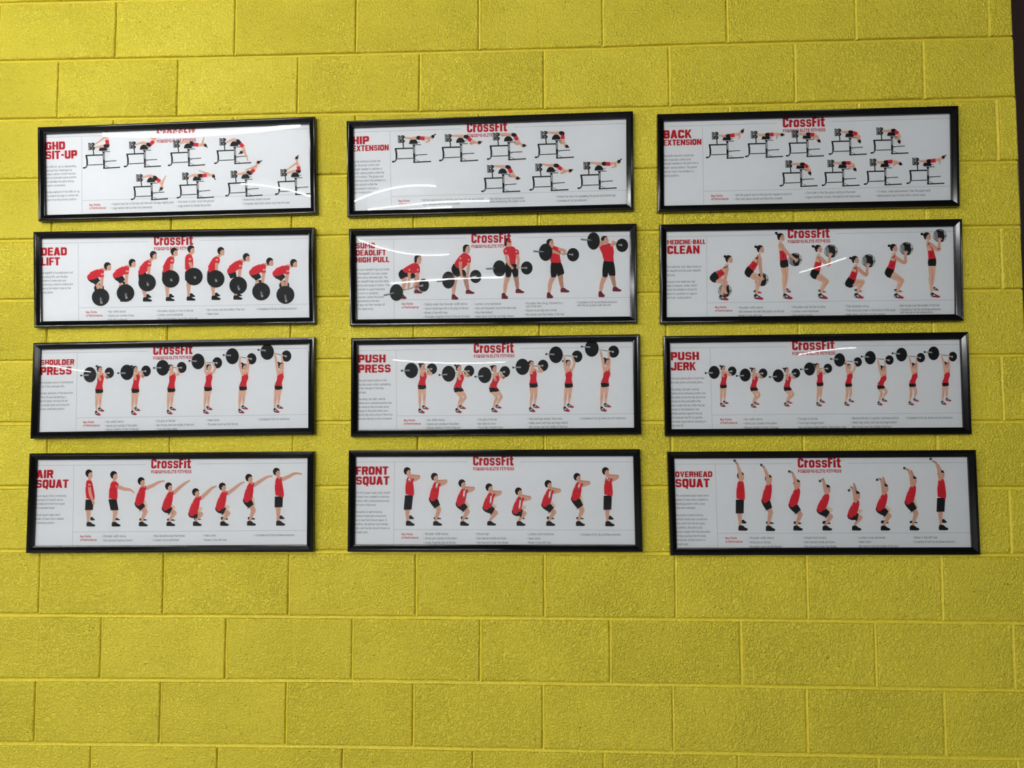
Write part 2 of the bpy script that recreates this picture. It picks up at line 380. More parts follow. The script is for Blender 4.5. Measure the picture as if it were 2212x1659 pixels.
def man(A, head, sh, hip, knee, ank, sho, arm, far=None, fknee=None, stand=False, kind='air', bar=None, arm2=None, tail=None):
    if far: shoe(A, far, far=True)
    if fknee: A.limb([(hip[0] + 60, hip[1] - 10, 80), (fknee[0], fknee[1], 56)], 'pale')
    back = (hip[0] - 8, hip[1] + 18)
    # lower leg
    A.limb([(knee[0], knee[1], 66), (*lerp(knee, ank, .35), 62), (*lerp(knee, ank, .8), 40), (ank[0], ank[1] + 20, 40)], 'tan')
    A.limb([(*lerp(back, knee, .55), 78), (knee[0] - 4, knee[1] + 2, 74)], 'tan')
    if not stand and knee[0] - hip[0] > 90: A.limb([(*lerp(back, knee, .75), 6), (knee[0] - 20, knee[1] + 38, 5)], 'dtan')
    f = .62 if kind == 'air' else .74
    if stand: f = .72 if kind == 'air' else .92
    kn = lerp(back, knee, f)
    if stand: A.poly([(hip[0] - 62, hip[1] + 20), (hip[0] + 60, hip[1] + 14), (kn[0] + 60, kn[1] + 26), (kn[0] - 58, kn[1] + 28)], 'char')
    else:
        A.limb([(back[0] + 6, back[1] + 4, 128), (*lerp(back, knee, f * .5), 118), (*kn, 96)], 'char', cap=False)
        A.ell(back[0] + 4, back[1] + 2, 62, 60, 'char')
        d = (knee[0] - back[0], knee[1] - back[1]); l = math.hypot(*d) or 1; n_ = (-d[1] / l, d[0] / l)
        A.poly([(kn[0] - 40 * n_[0], kn[1] - 40 * n_[1]), (kn[0] + 48 * n_[0], kn[1] + 48 * n_[1]), (kn[0] + 60 * n_[0] - 20, kn[1] + 62 * n_[1] + 14), (kn[0] - 30, kn[1])], 'char')
    shoe(A, sho)
    # neck and shirt
    A.limb([(head[0] + 12, head[1] + 45, 44), (sh[0] + 4, sh[1] - 30, 50)], 'tan')
    top = (sh[0] - 4, sh[1] - 2); mid = lerp(sh, hip, .45)
    wt = 92 if stand or kind == 'over' else 88
    if arm2: A.limb([(*arm2[0], 34), (*arm2[1], 24)], 'dtan'); 
    A.limb([(sh[0] - 2, sh[1] - 38, 58), (*top, wt), (*mid, 122), (hip[0] + 10, hip[1] - 20, 128), (hip[0] + 4, hip[1] + 16, 120)], 'red', cap=False)
    if not stand: A.ell(hip[0] - 6, hip[1] - 2, 58, 46, 'red', math.atan2(hip[1] - sh[1], hip[0] - sh[0]))
    A.limb([(mid[0] + 30, mid[1] - 50, 3), (mid[0] + 18, mid[1] + 40, 7), (hip[0] + 25, hip[1] - 15, 3)], 'dred', cap=False)
    if kind != 'dead': A.limb([(*lerp((sh[0] - 50, sh[1]), (hip[0] - 55, hip[1]), .14), 5), (*lerp((sh[0] - 50, sh[1]), (hip[0] - 55, hip[1]), .28), 6)], 'skin', cap=False)
    if kind == 'over':
        man_head(A, head); 
        A.limb([(*arm[0], 62), (*arm[1], 54), (*lerp(arm[1], arm[-1], .75), 36), (*arm[-1], 30)], 'tan')
        A.ell(arm[0][0] + 2, arm[0][1] + 22, 26, 26, 'tan')
        A.limb([(*bar[0], 24), (*bar[1], 28)], 'grey'); A.limb([(bar[0][0] + 6, bar[0][1] - 1, 12), (bar[1][0], bar[1][1] - 3, 14)], 'white'); A.ell(*bar[0], 20, 19, 'dgrey'); A.limb([(bar[1][0] - 8, bar[1][1] - 16, 14), (arm[-1][0], arm[-1][1] + 8, 26)], 'dtan')
        return
    if kind == 'front':
        man_head(A, head)
        e = arm[0]; n0 = (head[0] + 40, head[1] + 66)
        A.limb([(n0[0] + 18, n0[1] + 2, 34), (*lerp(n0, e, .55), 44), (e[0] - 22, e[1] - 14, 32)], 'dtan')
        A.limb([(sh[0] + 30, sh[1] + 8, 62), (*lerp((sh[0] + 30, sh[1] + 8), e, .6), 56), (e[0] - 18, e[1] + 4, 34)], 'tan')
        A.limb([(n0[0] - 20, n0[1] + 8, 26), (n0[0] + 30, n0[1] + 22, 40), (e[0] - 40, e[1] - 4, 36)], 'tan')
        A.limb([(sh[0] + 22, sh[1] + 2, 60), (sh[0] + 52, sh[1] + 16, 66)], 'red', cap=False)
        A.limb([(*lerp(bar[0], bar[1], -.3), 12), (*bar[0], 14)], 'black'); A.limb([(*bar[0], 22), (*lerp(bar[0], bar[1], .85), 26)], 'white'); A.ell(*bar[1], 15, 14, 'grey')
        return
    man_head(A, head)
    a0 = arm[0]
    if kind == 'dead' or (stand and len(arm) == 3 and abs(arm[-1][0] - a0[0]) < 90):
        A.limb([(*a0, 46)] + [(*p, 44) for p in arm[1:-1]] + [(*arm[-1], 36)], 'tan')
        A.ell(arm[-1][0], arm[-1][1] + 5, 20, 26, 'tan')
        A.limb([(a0[0] - 2, a0[1] - 58, 52), (a0[0], a0[1] - 2, 62)], 'red', cap=False); A.limb([(a0[0] - 30, a0[1] + 2, 4), (a0[0] + 30, a0[1] + 2, 4)], 'dred', cap=False)
        A.ell(a0[0] - 2, a0[1] - 60, 28, 20, 'red')
        for j in (0, 1): A.poly([(a0[0] - 18 + j * 20, a0[1] - 44), (a0[0] - 4 + j * 20, a0[1] - 46), (a0[0] - 3 + j * 20, a0[1] - 22), (a0[0] - 17 + j * 20, a0[1] - 20)], 'pale')
    else:
        wds = [58, 52, 38, 20]
        A.limb([(*p, wds[i]) for i, p in enumerate(arm)], 'tan')
        e = arm[-1]; p = arm[-2]; d = math.atan2(e[1] - p[1], e[0] - p[0])
        for da in (-.28, 0.05, .42): A.limb([(e[0] - 30 * math.cos(d), e[1] - 30 * math.sin(d), 13), (e[0] + 10 * math.cos(d + da) , e[1] + 12 * math.sin(d + da) + da * 22, 7)], 'tan')
        A.limb([(sh[0] + 8, sh[1] - 22, 66), (*lerp((sh[0] + 10, sh[1] - 15), a0, .75), 64)], 'red', cap=False)
        A.limb([(a0[0] - 12, a0[1] - 26, 10), (a0[0] - 8, a0[1] + 26, 8)], 'dred', cap=False)
        A.limb([(a0[0] - 42, a0[1] - 14, 12), (a0[0] - 24, a0[1] - 18, 14)], 'pale', cap=False)

def plate(A, x, y, rx, ry=None, hub=None, col='char'):
    ry = ry or rx
    A.ell(x, y, rx, ry, 'black', n=32); A.ell(x, y, rx * .965, ry * .965, col, n=32)
    for f in (.72, .70): A.ell(x, y, rx * f, ry * f, 'black' if f == .72 else col, n=28)
    if hub:
        A.limb([(*hub[0], 40), (*hub[-1], 44)], 'dgrey'); A.limb([(hub[0][0] - 6, hub[0][1], 16), (hub[-1][0] - 6, hub[-1][1], 18)], 'grey'); A.ell(hub[-1][0], hub[-1][1] + 3, 15, 15, 'lgrey'); A.ell(hub[-1][0], hub[-1][1] + 3, 7, 7, 'dgrey')

def woman_head(A, h, bun, k=1.0, tilt=0.0, face='tan'):
    x, y = h; c, s_ = math.cos(tilt), math.sin(tilt); R_ = lambda u, v: (x + (u * c - v * s_) * k, y + (u * s_ + v * c) * k)
    if bun: A.limb([(*bun, 30 * k), (*lerp(bun, R_(-28, -10), .75), 22 * k)], 'hair'); A.ell(*bun, 22 * k, 19 * k, 'hair')
    A.blob([R_(*p) for p in ((-46, 0), (-34, -42), (4, -54), (42, -40), (50, -20), (20, -4), (4, 24), (-16, 54), (-36, 34))], 'hair')
    A.blob([R_(*p) for p in ((22, -26), (52, -22), (60, 6), (70, 20), (62, 28), (60, 52), (40, 62), (12, 52), (-2, 36), (2, 10))], face)
    A.blob([R_(*p) for p in ((-12, 16), (2, 12), (6, 28), (-4, 38))], 'skin')
    A.poly([R_(*p) for p in ((42, 2), (56, 2), (55, 7), (43, 6))], 'hair')

def woman(A, head, bun, neck, sh, chest, hem, hip, knee, ank, sho, ball, arm, far=None, behind=False):
    if far: A.limb([(knee[0] - 35, knee[1] + 10, 50), (ank[0] - 6, ank[1] - 40, 34)], 'pale'); wshoe(A, far)
    def bl():
        x, y = ball; A.ell(x, y, 102, 98, 'char', n=28); A.blob([(x - 60, y - 78), (x - 28, y - 20), (x - 34, y + 40), (x - 10, y + 90), (x - 70, y + 66), (x - 100, y), (x - 88, y - 44)], 'grey')
        A.blob([(x + 62, y - 76), (x + 98, y - 16), (x + 88, y + 44), (x + 52, y + 80), (x + 72, y + 20), (x + 60, y - 30)], 'lgrey'); A.ell(x + 84, y + 5, 10, 14, 'dgrey'); A.limb([(x - 14, y - 84, 5), (x + 22, y - 80, 9), (x + 46, y - 68, 5)], 'lgrey')
        A.limb([(x - 92, y - 20, 8), (x - 78, y + 40, 8)], 'white')
    if ball and behind: bl()
    A.limb([(*knee, 78), (*lerp(knee, ank, .3), 62), (*lerp(knee, ank, .75), 42), (ank[0], ank[1] + 20, 36)], 'skin')
    A.limb([(*lerp(hip, knee, .12), 112), (*lerp(hip, knee, .5), 104), (*knee, 78)], 'skin')
    A.limb([(*lerp(hip, knee, .4), 16), (knee[0] + 8, knee[1] + 4, 22), (*lerp(knee, ank, .5), 14)], 'tan', cap=False)
    wshoe(A, sho)
    A.limb([(hem[0] + 2, hem[1] - 8, 112), (*hip, 124), (*lerp(hip, knee, .22), 112)], 'char', cap=False)
    A.ell(hip[0] - 8, hip[1], 56, 54, 'char')
    A.limb([(*neck, 44), (sh[0] - 8, sh[1] - 10, 66), (*sh, 86), (*lerp(sh, chest, .8), 96)], 'skin')
    A.limb([(chest[0] - 2, chest[1] - 14, 92), (*lerp(chest, hem, .5), 100), (*hem, 114)], 'red', cap=False)
    A.limb([(*lerp(sh, neck, .3), 14), (chest[0] + 36, chest[1] - 10, 16)], 'red')
    A.limb([(chest[0] + 12, chest[1] + 15, 4), (*lerp(chest, hem, .55), 10), (*lerp(chest, hem, .8), 3)], 'char', cap=False)
    woman_head(A, head, bun, 1.0)
    if ball and not behind: bl()
    A.limb([(*arm[0], 56)] + [(*p, 50) for p in arm[1:-1]] + [(*lerp(arm[-2], arm[-1], .6), 40), (*arm[-1], 30)], 'tan')
    e = arm[-1]; d = math.atan2(arm[-1][1] - arm[-2][1], arm[-1][0] - arm[-2][0])
    A.ell(*e, 20, 20, 'skin')
    for da in (-.75, -.35, 0, .35, .8): A.limb([(*e, 13), (e[0] + 52 * math.cos(d + da), e[1] + 52 * math.sin(d + da), 9)], 'skin')

def press(A, k, head, bun, sh, hip, kn, an, kf, af, sn, sf, pn, pf, end, hn, en, hf, ef):
    w_ = lambda v: v * k
    plate(A, *pf, col='char')
    A.limb([(*end, 8), (hn[0], hn[1], 8), (hf[0], hf[1], 9), (pf[0] - 4, pf[1] + 2, 10)], 'black', sub=1)
    A.limb([(hf[0] + 10, hf[1], 13), (pf[0] - 18, pf[1] + 2, 13)], 'lgrey'); A.ell(pf[0] - 8, pf[1] + 3, 13, 14, 'white'); A.ell(pf[0] - 8, pf[1] + 3, 7, 8, 'dgrey')
    hx, hy = hip; up = hn[1] < head[1] - 40 * k
    for (q, a, c_, o_) in ((kf, af, 'skin', 26), (kn, an, 'skin', -24)):
        A.limb([(hx + w_(o_), hy + w_(34), w_(66)), (*lerp((hx + w_(o_), hy), q, .6), w_(58)), (*q, w_(44)), (*lerp(q, a, .35), w_(44)), (*lerp(q, a, .85), w_(26)), (a[0], a[1] + 16, w_(24))], c_)
        A.limb([(q[0] + w_(6), q[1] - w_(20), w_(9)), (q[0] + w_(4), q[1] + w_(10), w_(16)), (*lerp(q, a, .5), w_(8))], 'tan', cap=False)
    wshoe(A, sf); wshoe(A, sn)
    tilt = (kn[0] + kf[0]) / 2 - hx
    dx = max(0, tilt) * .22
    A.poly([(hx - w_(60), hy - w_(6)), (hx + w_(56), hy - w_(10)), (hx + w_(62) + dx * 1.6, hy + w_(38) + dx * .2), (hx + w_(14) + dx, hy + w_(58)), (hx + w_(2) + dx, hy + w_(50)), (hx - w_(8), hy + w_(58)), (hx - w_(50) + dx * .5, hy + w_(52) + dx * .7)], 'char')
    # far arm, chest, top
    A.limb([(sh[0] + w_(34), sh[1] + w_(4), w_(36)), (*ef, w_(34)), (*lerp(ef, hf, .6), w_(26)), (*hf, w_(22))], 'skin'); A.ell(*hf, w_(16), w_(13), 'pale')
    A.limb([(head[0] + w_(6), head[1] + w_(34), w_(34)), (sh[0], sh[1] - w_(26), w_(48)), (sh[0], sh[1], w_(92))], 'skin')
    mid = lerp(sh, hip, .45)
    A.limb([(sh[0] + w_(4), sh[1] + w_(6), w_(66)), (sh[0] + w_(2), sh[1] + w_(44), w_(98)), (mid[0] + w_(3), mid[1] + w_(16), w_(84)), (*lerp(sh, hip, .75), w_(92)), (hx, hy - w_(4), w_(116))], 'red', cap=False)
    A.limb([(sh[0] - w_(20), sh[1] - w_(22), w_(9)), (sh[0] - w_(16), sh[1] + w_(20), w_(18))], 'red'); A.limb([(sh[0] + w_(26), sh[1] - w_(20), w_(9)), (sh[0] + w_(30), sh[1] + w_(20), w_(16))], 'red')
    A.limb([(sh[0] - w_(34), sh[1] + w_(60), w_(7)), (mid[0] - w_(30), mid[1] + w_(20), w_(9)), (hx - w_(44), hy - w_(40), w_(4))], 'dred', cap=False)
    x, y = head; q = k
    if bun: A.ell(*bun, 18 * q, 15 * q, 'hair'); A.limb([(*bun, 16 * q), (x - 20 * q, y - 20 * q, 22 * q)], 'hair')
    A.blob([(x - 40 * q, y - 4 * q), (x - 30 * q, y - 38 * q), (x + 2 * q, y - 48 * q), (x + 34 * q, y - 36 * q), (x + 36 * q, y - 8 * q), (x, y), (x - 18 * q, y + 40 * q), (x - 34 * q, y + 22 * q)], 'hair')
    A.blob([(x - 6 * q, y - 22 * q), (x + 20 * q, y - 32 * q), (x + 40 * q, y - 16 * q), (x + 42 * q, y + 14 * q), (x + 30 * q, y + 46 * q), (x + 6 * q, y + 48 * q), (x - 14 * q, y + 24 * q)], 'tan')
    A.ell(x - 16 * q, y + 12 * q, 7 * q, 11 * q, 'skin')
    A.poly([(x + 18 * q, y - 4 * q), (x + 34 * q, y - 5 * q), (x + 34 * q, y), (x + 18 * q, y + 1 * q)], 'dtan')
    s0 = (sh[0] - w_(34), sh[1] + w_(6))
    A.limb([(*s0, w_(42)), (*lerp(s0, en, .6), w_(40)), (*en, w_(36)), (*lerp(en, hn, .5), w_(32)), (*hn, w_(22))], 'skin')
    A.limb([(*lerp(en, hn, .05), w_(6)), (*lerp(en, hn, .7), w_(8))], 'tan', cap=False)
    A.ell(*hn, w_(17), w_(15), 'pale')
    plate(A, *pn, col='char')
    A.limb([(*end, 16), (end[0] + (pn[0] - end[0]) * .85, end[1] + (hn[1] - end[1]) * .22, 24)], 'grey', cap=False)
    A.limb([(end[0] + 30, end[1] - 5, 5), (end[0] + (pn[0] - end[0]) * .8, end[1] + (hn[1] - end[1]) * .2 - 6, 8)], 'lgrey', cap=False); A.ell(*end, 13, 15, 'black')

def machine(A, x, y, s, ang):
    c, d = math.cos(ang), math.sin(ang)
    def q(u, v): u = (u - 1070) * s; v = (v - 832) * s; return (x + u * c - v * d, y + u * d + v * c)
    def ln(p, w_, col='black'): A.limb([(*q(*a), w_ * s * 1.15) for a in p], col, sub=1, cap=False)
    A.poly([q(835, 425), (q(872, 430)), q(880, 540), q(836, 540)], 'dgrey'); A.poly([q(842, 440), q(858, 440), q(858, 530), q(842, 530)], 'grey')
    ln([(910, 530), (915, 622)], 14); ln([(785, 624), (1074, 622)], 17); ln([(796, 618), (808, 700), (806, 780)], 22)
    ln([(812, 765), (790, 806), (766, 818)], 18, 'dgrey'); A.ell(*q(756, 816), 20 * s, 13 * s, 'black')
    ln([(820, 776), (1070, 773)], 11); ln([(1090, 792), (1148, 822)], 6, 'dgrey'); ln([(1088, 726), (1268, 720)], 10); ln([(1090, 748), (1124, 728)], 5, 'dgrey')
    ln([(1072, 570), (1072, 770)], 26); ln([(1072, 600), (1074, 700)], 10, 'lgrey'); ln([(1074, 765), (1070, 832)], 24, 'dgrey')
    ln([(1055, 834), (1318, 827)], 15); A.ell(*q(1314, 827), 10 * s, 10 * s, 'black')
    ln([(832, 740), (846, 735)], 10, 'lgrey'); ln([(1045, 573), (1176, 572)], 9); ln([(1124, 534), (1163, 533)], 7, 'dgrey')
    A.blob([q(*p) for p in ((1000, 552), (1008, 520), (1035, 488), (1065, 482), (1100, 492), (1122, 522), (1130, 554), (1128, 558), (1064, 560), (1002, 558))], 'char')
def rollers(A, x, y, s, ang):
    c, d = math.cos(ang), math.sin(ang)
    def q(u, v): u = (u - 1070) * s; v = (v - 832) * s; return (x + u * c - v * d, y + u * d + v * c)
    for v in (452, 515): A.ell(*q(903, v), 27 * s, 27 * s, 'char'); A.ell(*q(898, v), 12 * s, 12 * s, 'grey'); A.limb([(*q(922, v - 20), 7 * s), (*q(936, v - 4), 9 * s), (*q(926, v + 18), 6 * s)], 'black')
    A.limb([(*q(868, 505), 20 * s), (*q(915, 478), 18 * s)], 'dgrey')
def ghd(A, anc, s, ang, leg, hip, chest, sh, head, bun, arm):
    machine(A, *anc, s, ang)
    A.limb([(*leg[0], 24 * s), (*leg[1], 40 * s), (*lerp(leg[1], leg[2], .6), 46 * s), (*leg[2], 52 * s)], 'skin')
    A.limb([(leg[0][0], leg[0][1] + 8, 8 * s), (leg[1][0], leg[1][1] + 12, 10 * s), (leg[2][0], leg[2][1] + 14, 10 * s)], 'tan', cap=False)
    rollers(A, *anc, s, ang)
    A.limb([(*lerp(leg[2], hip, .2), 56 * s), (*hip, 60 * s), (*lerp(hip, chest, .22), 54 * s)], 'char')
    A.limb([(*sh, 42 * s), (*lerp(sh, head, .7), 24 * s)], 'skin')
    A.limb([(*lerp(hip, chest, .9), 52 * s), (*sh, 44 * s)], 'skin')
    A.limb([(*lerp(hip, chest, .25), 56 * s), (*lerp(hip, chest, .7), 56 * s), (*lerp(chest, sh, .15), 58 * s)], 'red', cap=False)
    A.limb([(*arm[0], 28 * s)] + [(*p, 22 * s) for p in arm[1:-1]] + [(*arm[-1], 13 * s)], 'tan')
    if bun: A.limb([(*head, 20 * s), (*bun, 13 * s)], 'hair'); A.ell(*bun, 10 * s, 9 * s, 'hair')
    n = (sh[0] - head[0], sh[1] - head[1]); l = math.hypot(*n) or 1; n = (n[0] / l, n[1] / l)
    b = (bun[0] - head[0], bun[1] - head[1]) if bun else (-n[0], -n[1]); l = math.hypot(*b) or 1; b = (b[0] / l, b[1] / l)
    A.ell(head[0] - b[0] * 7 * s, head[1] - b[1] * 7 * s, 27 * s, 27 * s, 'tan'); A.ell(head[0] + b[0] * 11 * s, head[1] + b[1] * 11 * s, 24 * s, 24 * s, 'hair')

# ------------------------------------------------------------------ lettering
ST = 3.6; M_ = 7.1
def st(*p): return ('s', p)
def bx(a, b, c, d): return ('p', ((a, b), (c, b), (c, d), (a, d)))
def pg(*p): return ('p', p)
def glyph(ch, W, ST):
    L_ = B_ = ST / 2; T_ = 14 - L_; R = W - L_; stem = bx(0, 0, ST, 14); k = W / 10
    if ch == 'A': return [pg((0, 0), (3.7*k, 0), (6.2*k, 14), (2.9*k, 14)), pg((10*k, 0), (6.3*k, 0), (3.8*k, 14), (7.1*k, 14)), bx(2.6*k, 2.6, 7.4*k, 5.2)]
    if ch == 'B': return [stem, st((L_, T_), (R - .3, T_), (R - .3, M_), (L_, M_)), st((L_, M_), (R, M_), (R, B_), (L_, B_))]
    if ch == 'C': return [st((R, 9.2), (R, T_), (L_, T_), (L_, B_), (R, B_), (R, 4.8))]
    if ch == 'D': return [stem, st((L_, T_), (R, T_), (R, B_), (L_, B_))]
    if ch == 'E': return [stem, bx(0, 11.3, W, 14), bx(0, 5.8, W * .93, 8.3), bx(0, 0, W, 2.7)]
    if ch == 'F': return [stem, bx(0, 11.3, W, 14), bx(0, 5.6, W * .9, 8.2)]
    if ch == 'G': return [st((R, 9.6), (R, T_), (L_, T_), (L_, B_), (R, B_), (R, 6.6), (W * .55, 6.6))]
    if ch == 'H': return [stem, bx(W - ST, 0, W, 14), bx(0, 5.7, W, 8.3)]
    if ch == 'I': return [stem]
    if ch == 'J': return [st((R, 14), (R, B_), (L_, B_), (L_, 5))]
    if ch == 'K': return [stem, pg((ST, 5), (ST, 8.6), (6.5*k, 14), (9.9*k, 14), (5.2*k, 6.6)), pg((3.4*k, 7.6), (5.8*k, 9), (10.2*k, 0), (6.8*k, 0))]
    if ch == 'L': return [stem, bx(0, 0, W, 2.7)]
    if ch == 'M': return [stem, bx(W - ST, 0, W, 14), pg((.6, 14), (3.6, 14), (W/2 + .7, 4), (W/2 - .7, 4)), pg((W - .6, 14), (W - 3.6, 14), (W/2 - .7, 4), (W/2 + .7, 4))]
    if ch == 'N': return [stem, bx(W - ST, 0, W, 14), pg((0, 14), (3.3, 14), (W, 0), (W - 3.3, 0))]
    if ch in 'OQ': return [st((L_, M_), (L_, T_), (R, T_), (R, B_), (L_, B_), (L_, M_))] + ([pg((W*.5, 1), (W*.8, 1), (W*.95, -2.2), (W*.62, -2.2))] if ch == 'Q' else [])
    if ch == 'P': return [stem, st((L_, T_), (R, T_), (R, 6.2), (L_, 6.2))]
    if ch == 'R': return [stem, st((L_, T_), (R, T_), (R, 6.8), (L_, 6.8)), pg((4.4*k, 7), (7.4*k, 7), (10.2*k, 0), (6.9*k, 0))]
    if ch == 'S': return [st((R, 9.9), (R, T_), (L_, T_), (L_, M_ + .2), (R, M_ - .2), (R, B_), (L_, B_), (L_, 4.1))]
    if ch == 'T': return [bx(0, 11.3, W, 14), bx(W/2 - ST/2, 0, W/2 + ST/2, 14)]
    if ch == 'U': return [st((L_, 14), (L_, B_), (R, B_), (R, 14))]
    if ch == 'V': return [pg((0, 14), (3.2*k, 14), (6*k, 0), (3.9*k, 0)), pg((10*k, 14), (6.8*k, 14), (4*k, 0), (6.1*k, 0))]
    if ch == 'X': return [pg((0, 14), (3.4*k, 14), (10*k, 0), (6.6*k, 0)), pg((10*k, 14), (6.6*k, 14), (0, 0), (3.4*k, 0))]
    if ch == '-': return [bx(.4, 5.2, W - .4, 8)]
    if ch == 'r': return [bx(0, 0, ST, 11), st((L_, 9.4), (R + .2, 9.4), (R + .2, 7.2))]
    if ch == 'o': return [st((L_, 5), (L_, 9.6), (R, 9.6), (R, 1.4), (L_, 1.4), (L_, 5))]
    if ch == 's': return [st((R, 7.6), (R, 9.75), (L_, 9.75), (L_, 5.9), (R, 5.1), (R, 1.25), (L_, 1.25), (L_, 3.4))]
    if ch == 'i': return [bx(0, 0, ST, 10.8), bx(0, 12, ST, 14.2)]
    if ch == 't': return [bx(1.3, .6, 4.3, 13.6), bx(0, 8.4, W, 10.8), st((2.8, 2), (2.8, 1.25), (W, 1.25))]
    return []
WID = {'I': 3.6, 'M': 13.4, '-': 5.4, ' ': 3.2, 'A': 10.6, 'E': 8.6, 'F': 8.3, 'L': 8.2, 'T': 9.2, 'N': 10.3, 'X': 10.6, 'V': 10.4, 'K': 10}
LOGO = {'C': 7.7, 'r': 5.0, 'o': 7.7, 's': 7.4, 'F': 6.2, 'i': 3.0, 't': 5.9}
def chamfer(p, r):
    out = [p[0]]
    for a, b, c in zip(p, p[1:], p[2:]):
        da, dc = math.hypot(a[0] - b[0], a[1] - b[1]), math.hypot(c[0] - b[0], c[1] - b[1]); ra, rc = min(r, da * .45), min(r, dc * .45)
        out += [lerp(b, a, ra / da), lerp(b, c, rc / dc)]
    return out + [p[-1]]
def word_shapes(word, wid, gap, thick=3.6):
    "polygons in a 14-high em, with total width"
    out = []; x = 0
    for ch in word:
        W = wid.get(ch, 9.8)
        for kind, p in glyph(ch, W, thick):
            if kind == 'p': out.append([(x + a, b) for a, b in p])
            else:
                t2 = thick / 2 * (.82 if ch in 'sS' else .93 if ch in 'ro' else 1); p = chamfer(p, .9 if ch not in 'PR' else .5)
                for i, ((ax, ay), (bx_, by)) in enumerate(zip(p, p[1:])):
                    dx, dy = bx_ - ax, by - ay; l = math.hypot(dx, dy) or 1; nx, ny = -dy / l * t2, dx / l * t2
                    out.append([(x + ax + nx, ay + ny), (x + bx_ + nx, by + ny), (x + bx_ - nx, by - ny), (x + ax - nx, ay - ny)])
                    if i: out.append([(x + ax + t2 * math.cos(a), ay + t2 * math.sin(a)) for a in [j * math.pi / 7 for j in range(14)]])
        x += W + gap
    return out, x - gap

_tc, _gc = {}, {}
FONT = None
try:                                             # Blender's own interface typeface, else its built-in one
    FONT = bpy.data.fonts.load(os.path.join(bpy.utils.resource_path('LOCAL'), 'datafiles', 'fonts', 'Inter.woff2'))
except Exception: pass
def raw_text(body, bold):
    cu = bpy.data.curves.new('t', 'FONT'); cu.body = body; cu.size = 1; cu.resolution_u = 1; cu.offset = bold
    if FONT: cu.font = FONT
    o = bpy.data.objects.new('t', cu); me = o.to_mesh()
    v = [(q.co.x, q.co.y) for q in me.vertices]; f = [tuple(p.vertices) for p in me.polygons]
    o.to_mesh_clear(); bpy.data.objects.remove(o); bpy.data.curves.remove(cu)
    return v, f
def letter(ch, bold):
    "shape and advance of one letter"
    if (ch, bold) not in _gc:
        x = lambda q: max(a for a, b in raw_text(q, 0)[0])
        adv = x('H' + ch + 'H') - x('HH') + .012
        if ch == ' ': g = ([], [])
        elif ch in 'Kk':                         # stem plus two strokes
            x0 = min(a for a, b in raw_text('H', bold)[0]); t_ = .088 + 2 * bold; x1 = x0 + t_; h = CAPH * (1 if ch == 'K' else .74); w_ = adv - x0 * .4
            v, f = [(x0, 0), (x1, 0), (x1, CAPH * (1 if ch == 'K' else 1.04)), (x0, CAPH * (1 if ch == 'K' else 1.04))], [(0, 1, 2, 3)]
            for q in (((x1 * .8, h * .34), (x1 * .8, h * .34 + t_ * 1.2), (w_ - t_ * .9, h), (w_ + t_ * .25, h)), ((x0 + (w_ - x0) * .36, h * .52), (x0 + (w_ - x0) * .36 + t_ * .9, h * .64), (w_ + t_ * .3, 0), (w_ - t_ * .95, 0))):
                n = len(v); v += list(q); f.append((n, n + 1, n + 2, n + 3))
            g = (v, f)
        else: g = raw_text(ch, bold)
        _gc[(ch, bold)] = (g, adv)
    return _gc[(ch, bold)]
def text_mesh(body, bold):
    if (body, bold) not in _tc:
        V, F, x = [], [], 0
        for ch in body:
            (v, f), adv = letter(ch, bold); n = len(V); V += [(a + x, b) for a, b in v]; F += [tuple(i + n for i in q) for q in f]; x += adv
        _tc[(body, bold)] = (V, F)
    return _tc[(body, bold)]
CAPH = max(b for a, b in raw_text('H', 0)[0]) - min(b for a, b in raw_text('H', 0)[0])
def width(v): return max(a for a, b in v) - min(a for a, b in v)
REFW = width(text_mesh('Complete at full hip and knee extension', .004)[0])

# ------------------------------------------------------------------ the twelve framed posters
DS, DL, DP = -.0072, -.0165, -.0120              # depth of sheet, of the inner lip, of the glazing
INNER = [
[(96,288.5),(667.2,266.8),(670.8,448.3),(97.5,464.2)], [(762.9,275.1),(1353,255.3),(1353.7,440.5),(764.6,455)], [(1433.9,261),(2054.4,243.9),(2056.9,431.5),(1434.6,444)],
[(87,514.7),(665.7,506),(667.2,685.4),(88.8,694)], [(768,508.6),(1360.6,497.9),(1361.6,683.3),(770.3,690)], [(1439.5,499.4),(2062.4,488.1),(2065.3,678.4),(1440.3,684.9)],
[(86.5,754.7),(665.7,743),(665.3,924.3),(81,933.4)], [(773,744.7),(1367.3,737),(1370,923.8),(772.4,929)], [(1447.4,740.4),(2075.8,732.4),(2082.4,923.1),(1451,927)],
[(78.4,993.5),(663.7,989.6),(662.2,1177.2),(71.6,1180)], [(768,987),(1368,985.3),(1372.4,1177),(765.6,1177)], [(1456.7,990.8),(2092.2,987),(2100.9,1182.7),(1462.5,1184.2)]]
OR = dict(A=(70,240), B=(380,240), C=(740,230), D=(1060,230), E=(1410,220), F=(1760,220), G=(70,480), H=(380,480), I=(750,475), J=(1060,475), K=(1420,465), L=(1760,465),
          M=(60,720), N=(380,720), O=(750,715), P=(1070,715), Q=(1425,710), S=(1780,710), T=(55,965), U=(370,965), V=(750,960), W=(1070,960), X=(1435,965), Y=(1800,965))
def PX(c, x, y): return OR[c][0] + x / SC, OR[c][1] + y / SC

